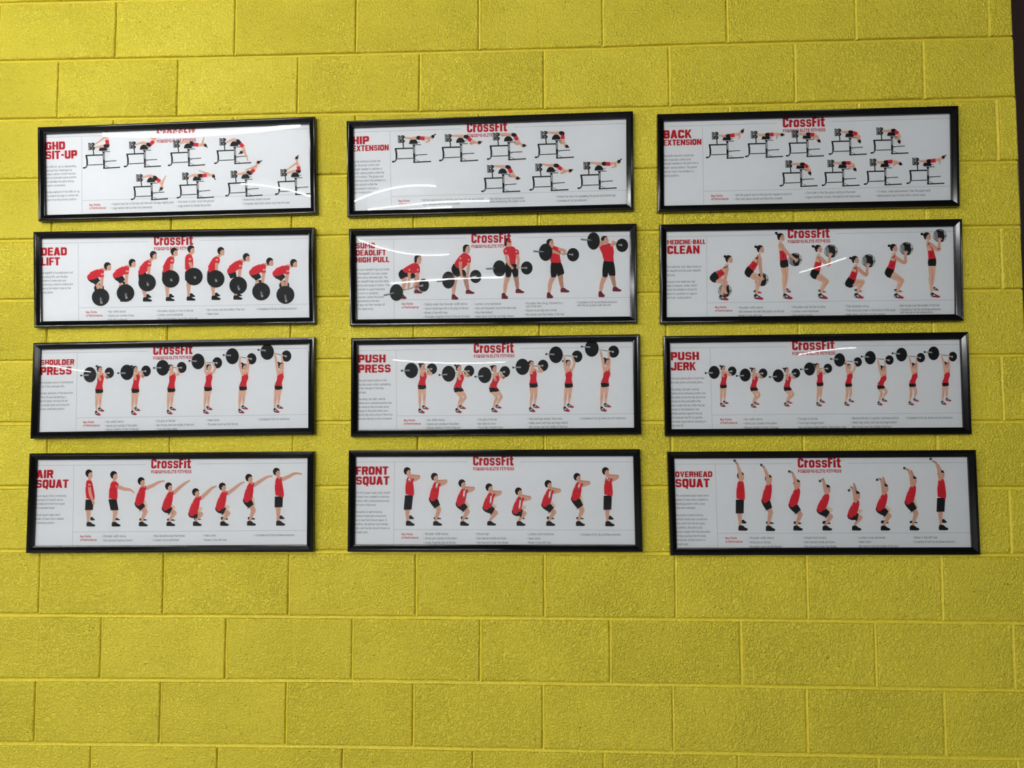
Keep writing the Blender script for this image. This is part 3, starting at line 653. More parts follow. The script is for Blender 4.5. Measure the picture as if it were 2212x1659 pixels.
class Sheet:
    def __init__(s, q): s.q = q
    def dirs(s, x, y):
        a, b, c, d = s.q
        v = max(0, min(1, (y - (a[1] + b[1]) / 2) / ((c[1] + d[1]) / 2 - (a[1] + b[1]) / 2))); u = max(0, min(1, (x - a[0]) / (b[0] - a[0])))
        tx = (b[0] - a[0]) * (1 - v) + (c[0] - d[0]) * v; ty = (b[1] - a[1]) * (1 - v) + (c[1] - d[1]) * v; l = math.hypot(tx, ty)
        sx = (d[0] - a[0]) * (1 - u) + (c[0] - b[0]) * u; sy = (d[1] - a[1]) * (1 - u) + (c[1] - b[1]) * u; m_ = math.hypot(sx, sy)
        return (tx / l, ty / l), (-sx / m_, -sy / m_)
    def place(s, x, y, lift):
        U, V = s.dirs(x, y)
        return lambda a, b, e=0: at(x + U[0] * a + V[0] * b, y + U[1] * a + V[1] * b, DS - lift - e)

def add_shapes(buf, shapes, place, sx, sy):
    V, F = buf
    for j, p in enumerate(shapes):
        n = len(V); V += [place(a * sx, b * sy, j * .000004) for a, b in p]
        ar = sum(a[0] * b[1] - b[0] * a[1] for a, b in zip(p, list(p[1:]) + [p[0]])); q = tuple(range(n, n + len(p))); F.append(q if ar > 0 else q[::-1])
def add_text(buf, body, place, sx, sy, bold=.004):
    v, f = text_mesh(body, bold); V, F = buf; n = len(V); V += [place(a * sx, b * sy) for a, b in v]; F += [tuple(i + n for i in q) for q in f]

_P = [(0, .0030), (0, .0100), (.0004, .0112), (.0014, .0118), (.0030, .0121), (.0036, .0125), (.0126, .0180), (.0134, .0183), (.0142, .0182), (.0150, .0177), (.0156, .0172), (.0164, .0172),
        (.0170, .0175), (.0178, .0176), (.0196, .0171), (.0205, .0163), (.0211, .0148), (.0213, .0130), (.0213, .0010)]
PROF = [(w_, h + .004 if h > .004 else h) for w_, h in _P]
RAIL = .0217
def unit(a): l = math.hypot(*a); return (a[0] / l, a[1] / l)

def pane_field(streaks, tl, br):
    "sheet bow: slopes that send the lamps to the places where they mirror"
    import numpy as np
    NX, NZ = 72, 30
    X = np.linspace(tl[0], br[0], NX + 1); Z = np.linspace(br[1], tl[1], NZ + 1)
    H = np.zeros((NX + 1, NZ + 1))
    if not streaks: return X, Z, H
    def need(p, lp):
        P = Vector((p[0], DP, p[1])); h = ((CAM - P).normalized() + (Vector(lp) - P).normalized()).normalized(); return h.x / h.y, h.z / h.y
    cur = []
    for pts, lamp_i, t0, t1, g in streaks:
        w_ = [at(x, y, DP) for x, y in pts]; lx, ly, ln = LAMPS[lamp_i]
        xa = np.array([q.x for q in w_]); za = np.array([q.z for q in w_])
        co = np.polyfit(xa, za, min(2, len(w_) - 1)); x0, x1 = xa[0], xa[-1]
        xc = np.clip(X, x0 - .06, x1 + .06); c = np.polyval(co, xc); dc = np.gradient(c, X)
        sx, sz = [], []
        for xx, cc in zip(X, c):
            f = (xx - x0) / (x1 - x0); f = t0 + (t1 - t0) * f
            f = min(max(f, -.35), 1.35)
            a, b = need((xx, cc), (lx - ln / 2 + ln * f, ly, 3.30)); sx.append(a); sz.append(b)
        cur.append((c, dc, np.array(sx), np.array(sz), g))
    c, dc, sx, sz, g = cur[0]
    # y = DP - H, so the surface bulging towards the room has H > 0; normal = (dH/dx, -1, dH/dz)
    def win(pts, fall=.09):
        x0, x1 = at(*pts[0], DP).x, at(*pts[-1], DP).x; d = np.maximum(np.maximum(x0 - .015 - X, X - x1 - .015), 0); return np.exp(-(d / fall) ** 2 * 2)
    wx = [win(q[0]) for q in streaks]
    h0 = np.zeros(NX + 1)
    ZZ = np.linspace(-.35, .35, 281)
    for i in range(NX + 1):
        def slope(z):
            s = (sz[i] + g * np.tanh((c[i] - z) / .05) * .05) * wx[0][i] * np.exp(-((z - c[i]) / .07) ** 2)
            if len(cur) > 1:
                c2, _, _, sz2, g2 = cur[1]
                s2 = (sz2[i] + g2 * np.tanh((c2[i] - z) / .05) * .05) * wx[1][i] * np.exp(-((z - c2[i]) / .07) ** 2)
                m_ = (c[i] + c2[i]) / 2; up = 1 / (1 + np.exp(-(z - m_) / .006)) if c[i] > c2[i] else 1 / (1 + np.exp((z - m_) / .006))
                s = s * up + s2 * (1 - up)
            return s
        zz = c[i] + ZZ; sl = slope(zz); I = np.concatenate([[0], np.cumsum((sl[1:] + sl[:-1]) / 2 * np.diff(zz))])
        I -= np.interp(c[i], zz, I); H[i] = h0[i] + np.interp(Z, zz, I)
    H -= (H.max() + H.min()) / 2
    print('pane bow mm', round((H.max() - H.min()) * 1000, 2))
    return X, Z, H

def poster(i, label, title, para, plines, kp, cols, logo, rules, figs, streaks, band=None):
    q = INNER[i]; sh = Sheet(q)
    lip = [at(x, y, DL) for x, y in q]; cx = sum(p.x for p in lip) / 4; cz = sum(p.z for p in lip) / 4
    root = bpy.data.objects.new('framed_poster', None); C.objects.link(root); root.location = (cx, 0, cz); tag(root, label, 'framed poster', 'framed exercise posters on the yellow wall')
    # frame rails, mitred
    P = [(p.x, p.z) for p in lip]
    dg = []
    for k in range(4):
        a, b, c = P[k - 1], P[k], P[(k + 1) % 4]; e1 = unit((b[0] - a[0], b[1] - a[1])); e2 = unit((b[0] - c[0], b[1] - c[1]))
        s_ = abs(e1[0] * e2[1] - e1[1] * e2[0]); dg.append(((e1[0] + e2[0]) / s_, (e1[1] + e2[1]) / s_))
    for k in range(4):
        j = (k + 1) % 4; V, F = [], []; N = 1
        for n in range(N + 1):
            f = n / N
            for w_, h in PROF:
                a = (P[k][0] + dg[k][0] * w_, P[k][1] + dg[k][1] * w_); b = (P[j][0] + dg[j][0] * w_, P[j][1] + dg[j][1] * w_); V.append((a[0] + (b[0] - a[0]) * f, -h, a[1] + (b[1] - a[1]) * f))
        m_ = len(PROF)
        for n in range(N):
            for r in range(m_ - 1): a = n * m_ + r; F.append((a, a + m_, a + m_ + 1, a + 1))
        F = [f[::-1] for f in F]
        obj('frame_rail', V, F, M_frame, root)
    ext = lambda w_: [(P[k][0] + dg[k][0] * w_, P[k][1] + dg[k][1] * w_) for k in range(4)]
    e = ext(.012); bk = [(x, -.0005, z) for x, z in e] + [(x, -.0064, z) for x, z in e]
    obj('backing_board', bk, [(0, 1, 2, 3), (7, 6, 5, 4), (0, 4, 5, 1), (1, 5, 6, 2), (2, 6, 7, 3), (3, 7, 4, 0)], M_back, root)
    e = ext(.006); sheet = obj('poster_sheet', [(x, DS, z) for x, z in e] + [(x, -.0066, z) for x, z in e], [(3, 2, 1, 0), (4, 5, 6, 7)], M_paper, root)
    # glazing
    X, Z, Hh = pane_field(streaks, (min(x for x, z in e), max(z for x, z in e)), (max(x for x, z in e), min(z for x, z in e)))
    V, F = [], []; nz = len(Z)
    for a, x in enumerate(X):
        for b, z in enumerate(Z): V.append((x, DP - max(-.0036, min(.0036, float(Hh[a][b]))), z))
    for a in range(len(X) - 1):
        for b in range(nz - 1): k = a * nz + b; F.append((k, k + nz, k + nz + 1, k + 1))
    obj('glazing_pane', V, F, M_pane, root, smooth=True)
    # title
    buf = ([], [])
    for c, word, x0, x1, y0, y1 in title:
        shp, tw = word_shapes(word, WID, 1.0); px, py = PX(c, x0, y1); add_shapes(buf, shp, sh.place(px, py, .00005), (x1 - x0) / SC / tw, (y1 - y0) / SC / 14)
    obj('title_lettering', *buf, INK['title'], sheet)
    # logo
    lx, lb, fb, lr = logo; buf = ([], [])
    shp, tw = word_shapes('CrossFit', LOGO, .95, 3.0); add_shapes(buf, shp, sh.place(lx, lb, .00005), (lr - lx) / tw, 20.8 / 14)
    o = obj('logo_lettering', *buf, INK['title'], sheet)
    buf = ([], []); fw = width(text_mesh('FORGING ELITE FITNESS', .026)[0]); add_text(buf, 'FORGING ELITE FITNESS', sh.place(lx, fb, .00005), (lr + 1 - lx) / fw, 6.2 / CAPH, .026)
    obj('slogan_lettering', *buf, INK['title'], sheet)
    # paragraph
    buf = ([], []); c, x0, ys = plines; sx = 582 / SC / REFW * (1 + (i % 3) * .022); sy = 4.6 / CAPH
    for t_, y in zip(para.split('/'), ys):
        px, py = PX(c, x0, y + 15); add_text(buf, t_, sh.place(px, py, .00005), sx, sy)
    obj('paragraph_lettering', *buf, INK['text'], sheet)
    # key points
    buf = ([], []); c, x0, ya, yb = kp
    for t_, y in (('Key Points', ya), ('of Performance:', yb)): px, py = PX(c, x0, y); add_text(buf, t_, sh.place(px, py, .00005), sx * 1.06, sy, .02)
    obj('heading_lettering', *buf, INK['title'], sheet)
    sy = 4.9 / CAPH
    for c, x0, items in cols:
        buf = ([], [])
        for y, t_ in items:
            bare = t_[0] == '~'; px, py = PX(c, x0, y); pl = sh.place(px, py, .00005)
            if not bare: add_shapes(buf, [[(.8 + .75 * math.cos(a), 2.3 + .75 * math.sin(a)) for a in [j * math.pi / 4 for j in range(8)]]], pl, 1, 1)
            add_text(buf, t_.lstrip('~'), sh.place(*PX(c, x0 + 22, y), .00005), sx, sy)
        obj('bullet_column', *buf, INK['text'], sheet)
    # rules
    (vc, vx0, vy0, vx1, vy1), (tc, tx0, ty0, tc2, tx1, ty1), (bc, bx0, by0, bc2, bx1, by1) = rules
    buf = ([], [])
    def rule(a, b):
        n = len(buf[0]); d = unit((b[0] - a[0], b[1] - a[1])); o_ = (-d[1] * .32, d[0] * .32)
        buf[0].extend([at(p[0] + s_ * o_[0], p[1] + s_ * o_[1], DS - .00004) for p, s_ in ((a, 1), (b, 1), (b, -1), (a, -1))]); buf[1].append((n, n + 1, n + 2, n + 3)[::-1])
    rule(PX(vc, vx1, vy1), PX(vc, vx0, vy0))
    a, b = PX(tc, tx0, ty0), PX(tc2, tx1, ty1); fa = (lx - 12.3 - a[0]) / (b[0] - a[0]); fb_ = (lr + 14.5 - a[0]) / (b[0] - a[0])
    rule(a, lerp(a, b, fa)); rule(lerp(a, b, fb_), b); rule(PX(bc, bx0, by0), PX(bc2, bx1, by1))
    o = obj('rule_lines', *buf, INK['rule'], sheet)
    for o_, f_, kw in figs:
        A = Art(*OR[o_], DS - .00006); f_(A); A.make('printed_figure', sheet)
    return root

# ------------------------------------------------------------------ figures, poster by poster
def G_(o, anc, s, ang, *pose): return (o, lambda A: ghd(A, anc, s, ang, *pose), {})
def Mn(o, *a, **k): return (o, lambda A: man(A, *a, **k), {})
def Wo(o, *a, **k): return (o, lambda A: woman(A, *a, **k), {})
def Pr(o, *a): return (o, lambda A: press(A, *a), {})

g1, g2, g3 = -.035, -.025, -.02
F1 = [G_('A', (1070,852), .95, g1, [(935,540),(1010,528),(1080,520)], (1122,518), (1115,440), (1100,385), (1088,318), (1110,285), [(1085,385),(1010,445),(930,497)]),
 G_('A', (1680,833), .95, g1, [(1545,500),(1640,470),(1720,492)], (1745,508), (1805,455), (1835,415), (1868,360), (1900,330), [(1825,415),(1770,400),(1705,383)]),
 G_('B', (195,815), .95, g1, [(60,485),(150,455),(225,468)], (245,492), (325,505), (385,508), (432,505), (466,538), [(385,505),(405,440),(415,392)]),
 G_('B', (885,783), .95, g1, [(750,470),(850,425),(920,440)], (945,470), (1000,525), (1018,575), (985,612), (945,635), [(1020,585),(1045,660),(1075,740)]),
 G_('A', (1785,1322), .95, g1, [(1640,990),(1740,965),(1820,985)], (1845,1008), (1900,1045), (1930,1095), (1930,1150), (1898,1190), [(1935,1085),(1962,1020),(1992,965)]),
 G_('B', (328,1297), .95, g1, [(190,975),(270,955),(345,963)], (375,965), (450,958), (505,955), (558,965), (585,1018), [(485,935),(420,915),(345,885)]),
 G_('B', (1053,1268), .95, g1, [(900,945),(1000,930),(1075,910)], (1108,928), (1160,880), (1200,820), (1225,768), (1278,742), [(1190,820),(1110,855),(1035,875)]),
 G_('B', (1795,1245), .95, g1, [(1640,925),(1730,905),(1815,890)], (1838,900), (1830,835), (1812,780), (1800,705), (1826,665), [(1802,775),(1725,830),(1655,875)])]
F2 = [G_('C', (1070,832), 1.0, g2, [(925,465),(1030,475),(1125,468)], (1135,468), (1215,478), (1280,472), (1340,455), (1386,415), [(1285,485),(1295,512),(1240,535)]),
 G_('C', (1772,815), 1.0, g2, [(1630,435),(1740,440),(1830,450)], (1855,455), (1910,505), (1965,530), (2035,542), (2077,525), [(1975,545),(1900,552),(1935,568)]),
 G_('D', (275,793), 1.0, g2, [(130,410),(240,420),(330,420)], (358,430), (392,492), (430,545), (485,583), (527,585), [(430,560),(355,548),(400,575)]),
 G_('D', (990,768), 1.0, g2, [(845,385),(940,395),(1040,395)], (1072,402), (1075,475), (1088,535), (1127,592), (1165,610), [(1090,548),(1022,520),(1060,562)]),
 G_('D', (190,1275), 1.0, g2, [(50,890),(150,895),(240,900)], (270,910), (305,980), (345,1030), (392,1070), (435,1076), [(345,1045),(265,1033),(320,1056)]),
 G_('D', (910,1253), 1.0, g2, [(770,860),(870,878),(960,880)], (990,885), (1050,935), (1105,962), (1180,962), (1222,944), [(1115,975),(1045,1000),(1085,985)]),
 G_('D', (1628,1228), 1.0, g2, [(1490,835),(1590,850),(1680,855)], (1700,855), (1775,860), (1840,850), (1908,828), (1950,786), [(1855,862),(1870,890),(1805,915)])]
F3 = [G_('E', (1117,840), .97, g3, [(960,500),(1060,508),(1110,510)], (1135,508), (1210,498), (1280,482), (1332,448), (1358,408), [(1285,480),(1300,520),(1280,552)]),
 G_('E', (1700,825), .97, g3, [(1545,485),(1640,495),(1700,492)], (1720,490), (1795,487), (1865,480), (1922,490), (1962,493), [(1870,490),(1852,530),(1850,552)]),
 G_('F', (-109,815), .97, g3, [(-275,470),(-190,482),(-110,482)], (-88,485), (-15,490), (40,520), (55,575), (82,602), [(30,520),(-35,535),(20,555)]),
 G_('F', (530,790), .97, g3, [(370,445),(450,450),(520,452)], (545,455), (625,478), (668,525), (663,578), (678,612), [(655,535),(590,525),(640,560)]),
 G_('F', (1155,772), .97, g3, [(990,430),(1080,435),(1160,430)], (1182,430), (1238,465), (1268,520), (1258,582), (1268,618), [(1258,540),(1190,535),(1235,560)]),
 G_('F', (-203,1262), .97, g3, [(-368,922),(-280,930),(-200,932)], (-175,935), (-108,970), (-75,1020), (-78,1055), (-62,1090), [(-82,1020),(-150,1010),(-100,1035)]),
 G_('F', (425,1255), .97, g3, [(260,905),(350,915),(420,915)], (445,915), (525,912), (580,945), (592,1000), (617,1030), [(575,965),(505,975),(545,1000)]),
 G_('F', (1055,1238), .97, g3, [(890,890),(980,905),(1050,900)], (1075,900), (1150,890), (1215,895), (1270,920), (1300,938), [(1225,915),(1180,938),(1188,958)]),
 G_('F', (1692,1225), .97, g3, [(1530,880),(1620,885),(1690,885)], (1710,885), (1795,875), (1852,862), (1912,832), (1955,798), [(1860,868),(1870,900),(1862,925)])]

def dead(o, head, sh, hip, sk, knee, ank, sho, far, arm, pl, hub, fpl=None, thin=False):
    def f(A):
        if fpl: plate(A, *fpl); 
        if far: shoe(A, far)
        if ank: A.limb([(*sk, 70), (*lerp(sk, ank, .3), 58), (*lerp(sk, ank, .8), 40), (ank[0], ank[1] + 22, 40)], 'tan')
        else: A.limb([(*sk, 60), (sk[0] + 14, sk[1] + 60, 48)], 'tan')
        if sho: shoe(A, sho)
        A.limb([(hip[0] + 4, hip[1] + 34, 120), (*lerp(hip, knee, .6), 110), (*knee, 96)], 'char', cap=False)
        if not thin: A.ell(hip[0] - 2, hip[1] + 30, 60, 52, 'char', .5)
        A.limb([(head[0] + 10, head[1] + 45, 44), (sh[0] + 18, sh[1] - 34, 52)], 'tan')
        d = math.atan2(hip[1] - sh[1], hip[0] - sh[0])
        A.limb([(sh[0] + 20, sh[1] - 40, 56), (sh[0], sh[1] + 2, 112), (*lerp(sh, hip, .5), 122), (*hip, 118)], 'red', cap=False)
        if not thin: A.ell(hip[0] - 4, hip[1] + 6, 62, 48, 'red', d)
        else: A.ell(hip[0], hip[1] + 2, 58, 44, 'red', d)
        A.limb([(*lerp(sh, hip, .35), 4), (*lerp(sh, hip, .7), 8), (hip[0] + 20, hip[1] + 8, 3)], 'dred', cap=False)
        man_head(A, head)
        if arm:
            A.limb([(*arm[0], 50), (*lerp(arm[0], arm[1], .5), 46), (*arm[1], 38)], 'tan')
            A.limb([(sh[0] + 6, sh[1] - 14, 66), (arm[0][0] - 1, arm[0][1] + 2, 66)], 'red', cap=False); A.ell(sh[0] + 6, sh[1] - 16, 34, 26, 'red')
            A.limb([(arm[0][0] - 32, arm[0][1] + 4, 4), (arm[0][0] + 32, arm[0][1] + 4, 4)], 'dred', cap=False)
            for j in (0, 1): x, y = arm[0][0] - 14 + j * 20, arm[0][1] - 52; A.poly([(x, y), (x + 13, y - 2), (x + 13, y + 26), (x, y + 28)], 'pale')
        plate(A, *pl, None, hub)
    return (o, f, {})
F4 = [dead('G', (1118,652), (1015,745), (880,805), (975,940), (975,905), None, None, None, [(1040,815),(1028,995)], (1018,1120,131), [(1022,1135),(1030,1200)], (995,985,74)),
 dead('G', (1487,603), (1392,700), (1262,775), (1330,930), (1345,890), None, (1310,1400,1150,1188), None, [(1408,770),(1400,935)], (1390,1058,132), [(1396,1070),(1405,1125)], (1365,955,70)),
 dead('G', (1803,485), (1725,615), (1640,722), (1670,1030), (1638,880), (1680,1110), (1650,1785,1118,1186), (1700,1775,1072,1130), [(1745,655),(1735,790)], (1713,903,131), [(1720,905),(1724,932)]),
 dead('G', (2112,435), (2068,560), (1995,705), (2012,970), (1990,880), (2015,1100), (1992,2125,1115,1178), (2040,2115,1068,1124), [(2082,612),(2075,730)], (2065,847,131), [(2072,852),(2075,864)], thin=True),
 dead('H', (222,400), (198,525), (195,705), (188,930), (185,870), (190,1095), (160,292,1106,1172), (205,285,1060,1118), [(208,590),(240,700)], (268,812,132), [(281,818),(285,826)], thin=True),
 dead('H', (668,425), (605,560), (528,700), (553,970), (515,860), (560,1090), (532,668,1094,1162), (582,658,1050,1108), [(610,600),(605,735)], (595,847,131), [(598,854),(602,874)], thin=True),
 dead('H', (1048,518), (945,615), (825,710), (880,1010), (860,830), (885,1080), (858,993,1090,1158), (915,985,1060,1106), [(958,690),(945,830)], (930,945,132), [(932,955),(942,995)]),
 dead('H', (1398,583), (1292,670), (1155,735), (1215,900), (1235,850), None, None, None, [(1312,750),(1295,910)], (1273,1035,134), [(1278,1045),(1287,1100)], (1250,930,68)),
 dead('H', (1755,605), (1645,690), (1505,750), (1590,890), (1600,850), None, None, None, [(1665,770),(1645,960)], (1635,1085,135), [(1635,1095),(1647,1175)], (1618,945,76))]

def sumo(o, head, face, neck, shirt, shorts, legs, arms, shoes, pn, pf, bar, sl, before=None, ft=0.0):
    def f(A):
        plate(A, *pf)
        for l in legs: A.limb([(*l[0], 78), (*lerp(l[0], l[1], .5), 74), (*l[1], 62), (*lerp(l[1], l[2], .4), 60), (*l[2], 38)], 'dtan' if l is legs[1] else 'tan')
        for b in shoes: shoe(A, b, 'maroon')
        A.blob(shorts, 'black')
        if neck: A.limb([(*face, 46), (*neck, 54)], 'tan')
        A.blob(shirt, 'red')
        x, y = head; c, s_ = math.cos(ft), math.sin(ft); R_ = lambda u, v: (x + u * c - v * s_, y + u * s_ + v * c)
        A.blob([R_(*p) for p in ((-48, 10), (-42, -28), (-8, -52), (34, -46), (54, -22), (20, -6), (-2, 30), (-20, 62), (-44, 60))], 'hair')
        A.blob([R_(*p) for p in ((8, -20), (34, -30), (54, -22), (60, 10), (66, 24), (56, 40), (50, 72), (22, 80), (-4, 60), (-12, 30))], 'tan')
        A.poly([R_(*p) for p in ((26, -2), (48, -3), (48, 3), (26, 4))], 'hair')
        if bar: A.limb([(*bar[0], 9), (*bar[1], 10)], 'black', sub=1); A.limb([(*lerp(bar[0], bar[1], .84), 13), (*bar[1], 14)], 'lgrey', sub=1); A.ell(*bar[1], 15, 16, 'lgrey'); A.ell(*bar[1], 7, 8, 'dgrey')
        for a, sl_ in arms:
            A.limb([(*a[0], 50)] + [(*p, 44) for p in a[1:-1]] + [(*a[-1], 32)], 'tan'); A.ell(*a[-1], 20, 20, 'tan')
            if sl_: A.limb([(*a[0], 66), (*lerp(a[0], a[1], .35), 66)], 'red', cap=False); A.ell(*a[0], 33, 30, 'red'); x, y = a[0]; A.poly([(x - 12, y - 6), (x + 8, y - 6), (x + 8, y + 16), (x - 12, y + 16)], 'pale')
        plate(A, *pn)
        A.limb([(*sl[0], 26), (*sl[1], 22)], 'dgrey'); A.limb([(sl[0][0] + 8, sl[0][1] - 5, 7), (sl[1][0] - 6, sl[1][1] - 4, 8)], 'lgrey', cap=False); A.ell(*sl[0], 12, 14, 'grey')
    return (o, f, {})
F5 = [sumo('I', (1050,575), (1080,630), (1035,665), [(828,745),(900,690),(1000,642),(1060,665),(1086,715),(1060,780),(1010,800),(940,790),(870,790)], [(768,800),(790,760),(830,738),(900,790),(1000,800),(1010,860),(950,878),(880,850),(810,888),(775,850)],
  [((850,850),(855,950),(835,1040)), ((1035,850),(1045,960),(1030,1050))], [([(930,740),(925,880),(915,1030)], True), ([(1055,740),(1040,880),(995,1000)], True)], [(1000,1125,1040,1098),(800,885,1110,1182)], (735,1085,100,125), (1140,975,82,98), [(830,1050),(1120,980)], [(555,1125),(700,1092)]),
 sumo('I', (1775,420), (1800,460), (1785,500), [(1662,560),(1740,490),(1790,510),(1838,545),(1845,600),(1820,650),(1770,690),(1720,735),(1650,720),(1600,660)], [(1556,730),(1575,680),(1605,655),(1700,730),(1750,750),(1775,800),(1765,850),(1700,830),(1650,850),(1580,810)],
  [((1615,830),(1600,960),(1585,1115)), ((1765,840),(1780,950),(1805,1050))], [([(1692,570),(1692,720),(1712,850)], True), ([(1815,590),(1808,720),(1795,840)], True)], [(1560,1658,1108,1192),(1770,1900,1042,1106)], (1510,898,95,128), (1918,845,87,98), [(1600,878),(1915,850)], [(1345,915),(1470,905)]),
 sumo('J', (250,322), (275,370), (290,405), [(190,445),(240,402),(300,395),(355,410),(388,470),(388,520),(372,600),(370,652),(320,660),(285,640),(265,530),(200,510)], [(225,640),(290,650),(370,655),(408,720),(408,835),(345,850),(315,780),(295,845),(225,842)],
  [((262,835),(225,950),(208,1095)), ((375,835),(390,930),(402,1040))], [([(228,460),(250,620),(322,718)], True), ([(385,470),(412,600),(400,712)], True)], [(163,258,1088,1182),(372,500,1028,1094)], (130,725,97,122), (538,718,87,98), [(-40,728),(530,716)], [(-60,730),(60,722)]),
 sumo('J', (880,335), (915,380), (930,400), [(895,400),(960,395),(1010,412),(1048,440),(1045,480),(1030,520),(1040,580),(1045,632),(970,640),(898,625),(888,540)], [(903,628),(975,640),(1045,630),(1098,790),(1050,820),(1000,838),(988,800),(975,848),(900,840)],
  [((940,830),(890,950),(872,1085)), ((1040,825),(1050,920),(1072,1030))], [([(1030,440),(1110,465),(1085,512)], False), ([(925,470),(960,480),(1010,500)], False)], [(838,930,1078,1172),(1043,1175,1014,1084)], (820,483,100,130), (1230,520,90,100), [(900,490),(1218,518)], [(645,467),(790,478)]),
 sumo('J', (1695,292), (1725,340), (1730,370), [(1620,392),(1700,368),(1770,362),(1815,378),(1838,470),(1832,560),(1835,615),(1770,622),(1695,605),(1662,500)], [(1690,602),(1760,618),(1832,612),(1862,820),(1815,832),(1768,828),(1755,790),(1740,850),(1668,832)],
  [((1708,835),(1662,950),(1640,1075)), ((1812,815),(1830,900),(1855,1010))], [([(1632,380),(1660,330),(1725,345)], False), ([(1810,372),(1858,350),(1825,330)], False)], [(1610,1702,1062,1154),(1820,1950,998,1070)], (1535,315,95,130), (1962,380,90,100), [(1700,350),(1950,376)], [(1352,290),(1500,305)], ft=-.15)]

F6 = [Wo('K', (1060,650), (1010,615), (1045,735), (1025,795), (985,850), (900,885), (845,935), (1015,1005), (955,1180), (922,1062,1190,1272), (1010,1125), [(1040,800),(1015,930),(1005,1030),(1015,1130)], behind=True),
 Wo('K', (1530,500), (1470,470), (1525,590), (1500,650), (1465,715), (1395,800), (1365,855), (1525,965), (1480,1160), (1440,1582,1178,1262), (1560,960), [(1530,640),(1540,800),(1560,920)], (1435,1560,1120,1165), behind=True),
 Wo('K', (1835,320), (1775,265), (1840,400), (1845,450), (1870,540), (1885,670), (1895,730), (1915,930), (1895,1150), (1878,2020,1170,1255), (2058,662), [(1850,450),(1935,560),(2055,655)], (1925,1995,1090,1155), behind=True),
 Wo('L', (45,495), (-25,463), (60,590), (55,645), (55,715), (25,820), (-5,880), (175,985), (95,1150), (50,195,1168,1252), (243,537), [(90,640),(205,745),(228,610)], (50,170,1112,1152)),
 Wo('L', (595,660), (535,640), (620,750), (610,795), (595,860), (555,955), (515,1020), (710,995), (640,1150), (590,732,1163,1245), (805,682), [(655,800),(765,895),(792,765)], (590,710,1102,1142)),
 Wo('L', (1170,482), (1110,455), (1190,570), (1185,625), (1170,695), (1135,800), (1108,860), (1300,975), (1230,1150), (1185,1332,1168,1246), (1370,500), [(1220,640),(1345,710),(1358,580)], (1185,1308,1102,1146)),
 Wo('L', (1670,308), (1600,280), (1690,390), (1705,440), (1735,540), (1752,650), (1752,705), (1750,940), (1745,1140), (1730,1872,1158,1230), (1868,305), [(1740,440),(1850,520),(1863,385)], (1770,1850,1070,1126))]

F7 = [Pr('M', 1.0, (1070,540), (1030,490), (1085,620), (1065,840), (1028,1000), (1025,1150), (1080,990), (1080,1100), (1003,1088,1158,1230), (1050,1142,1108,1170), (928,618,95,115), (1217,590,70,80), (795,630), (1055,602), (1085,705), (1150,600), (1198,675)),
 Pr('M', 1.0, (1600,535), (1550,490), (1625,610), (1605,835), (1570,985), (1562,1145), (1620,980), (1618,1095), (1543,1626,1153,1223), (1590,1680,1103,1162), (1480,583,97,115), (1765,563,72,82), (1348,595), (1602,595), (1610,695), (1700,570), (1725,655)),
 Pr('M', 1.0, (2132,515), None, (2160,610), (2142,825), (2100,975), (2092,1135), (2150,965), (2145,1090), (2075,2160,1143,1212), (2122,2214,1098,1152), (2015,515,95,117), (2298,510,73,83), (1885,517), (2140,505), (2135,620), (2232,515), (2255,612)),
 Pr('N', 1.0, (490,510), None, (495,605), (478,808), (440,960), (425,1125), (488,950), (482,1075), (407,493,1140,1205), (453,546,1088,1146), (330,420,97,117), (617,440,73,83), (200,412), (442,440), (440,570), (555,440), (585,535)),
 Pr('N', 1.0, (1020,500), (988,450), (1030,610), (1000,798), (958,960), (945,1115), (1010,950), (1005,1065), (932,1020,1128,1197), (978,1076,1078,1138), (842,342,98,120), (1130,380,72,84), (712,325), (958,355), (955,480), (1065,370), (1082,470)),
 Pr('N', 1.0, (1565,485), (1530,440), (1560,600), (1530,788), (1487,950), (1475,1108), (1538,940), (1530,1055), (1457,1547,1118,1188), (1506,1603,1070,1128), (1363,278,100,118), (1650,340,73,84), (1230,248), (1478,300), (1500,440), (1580,325), (1590,430))]
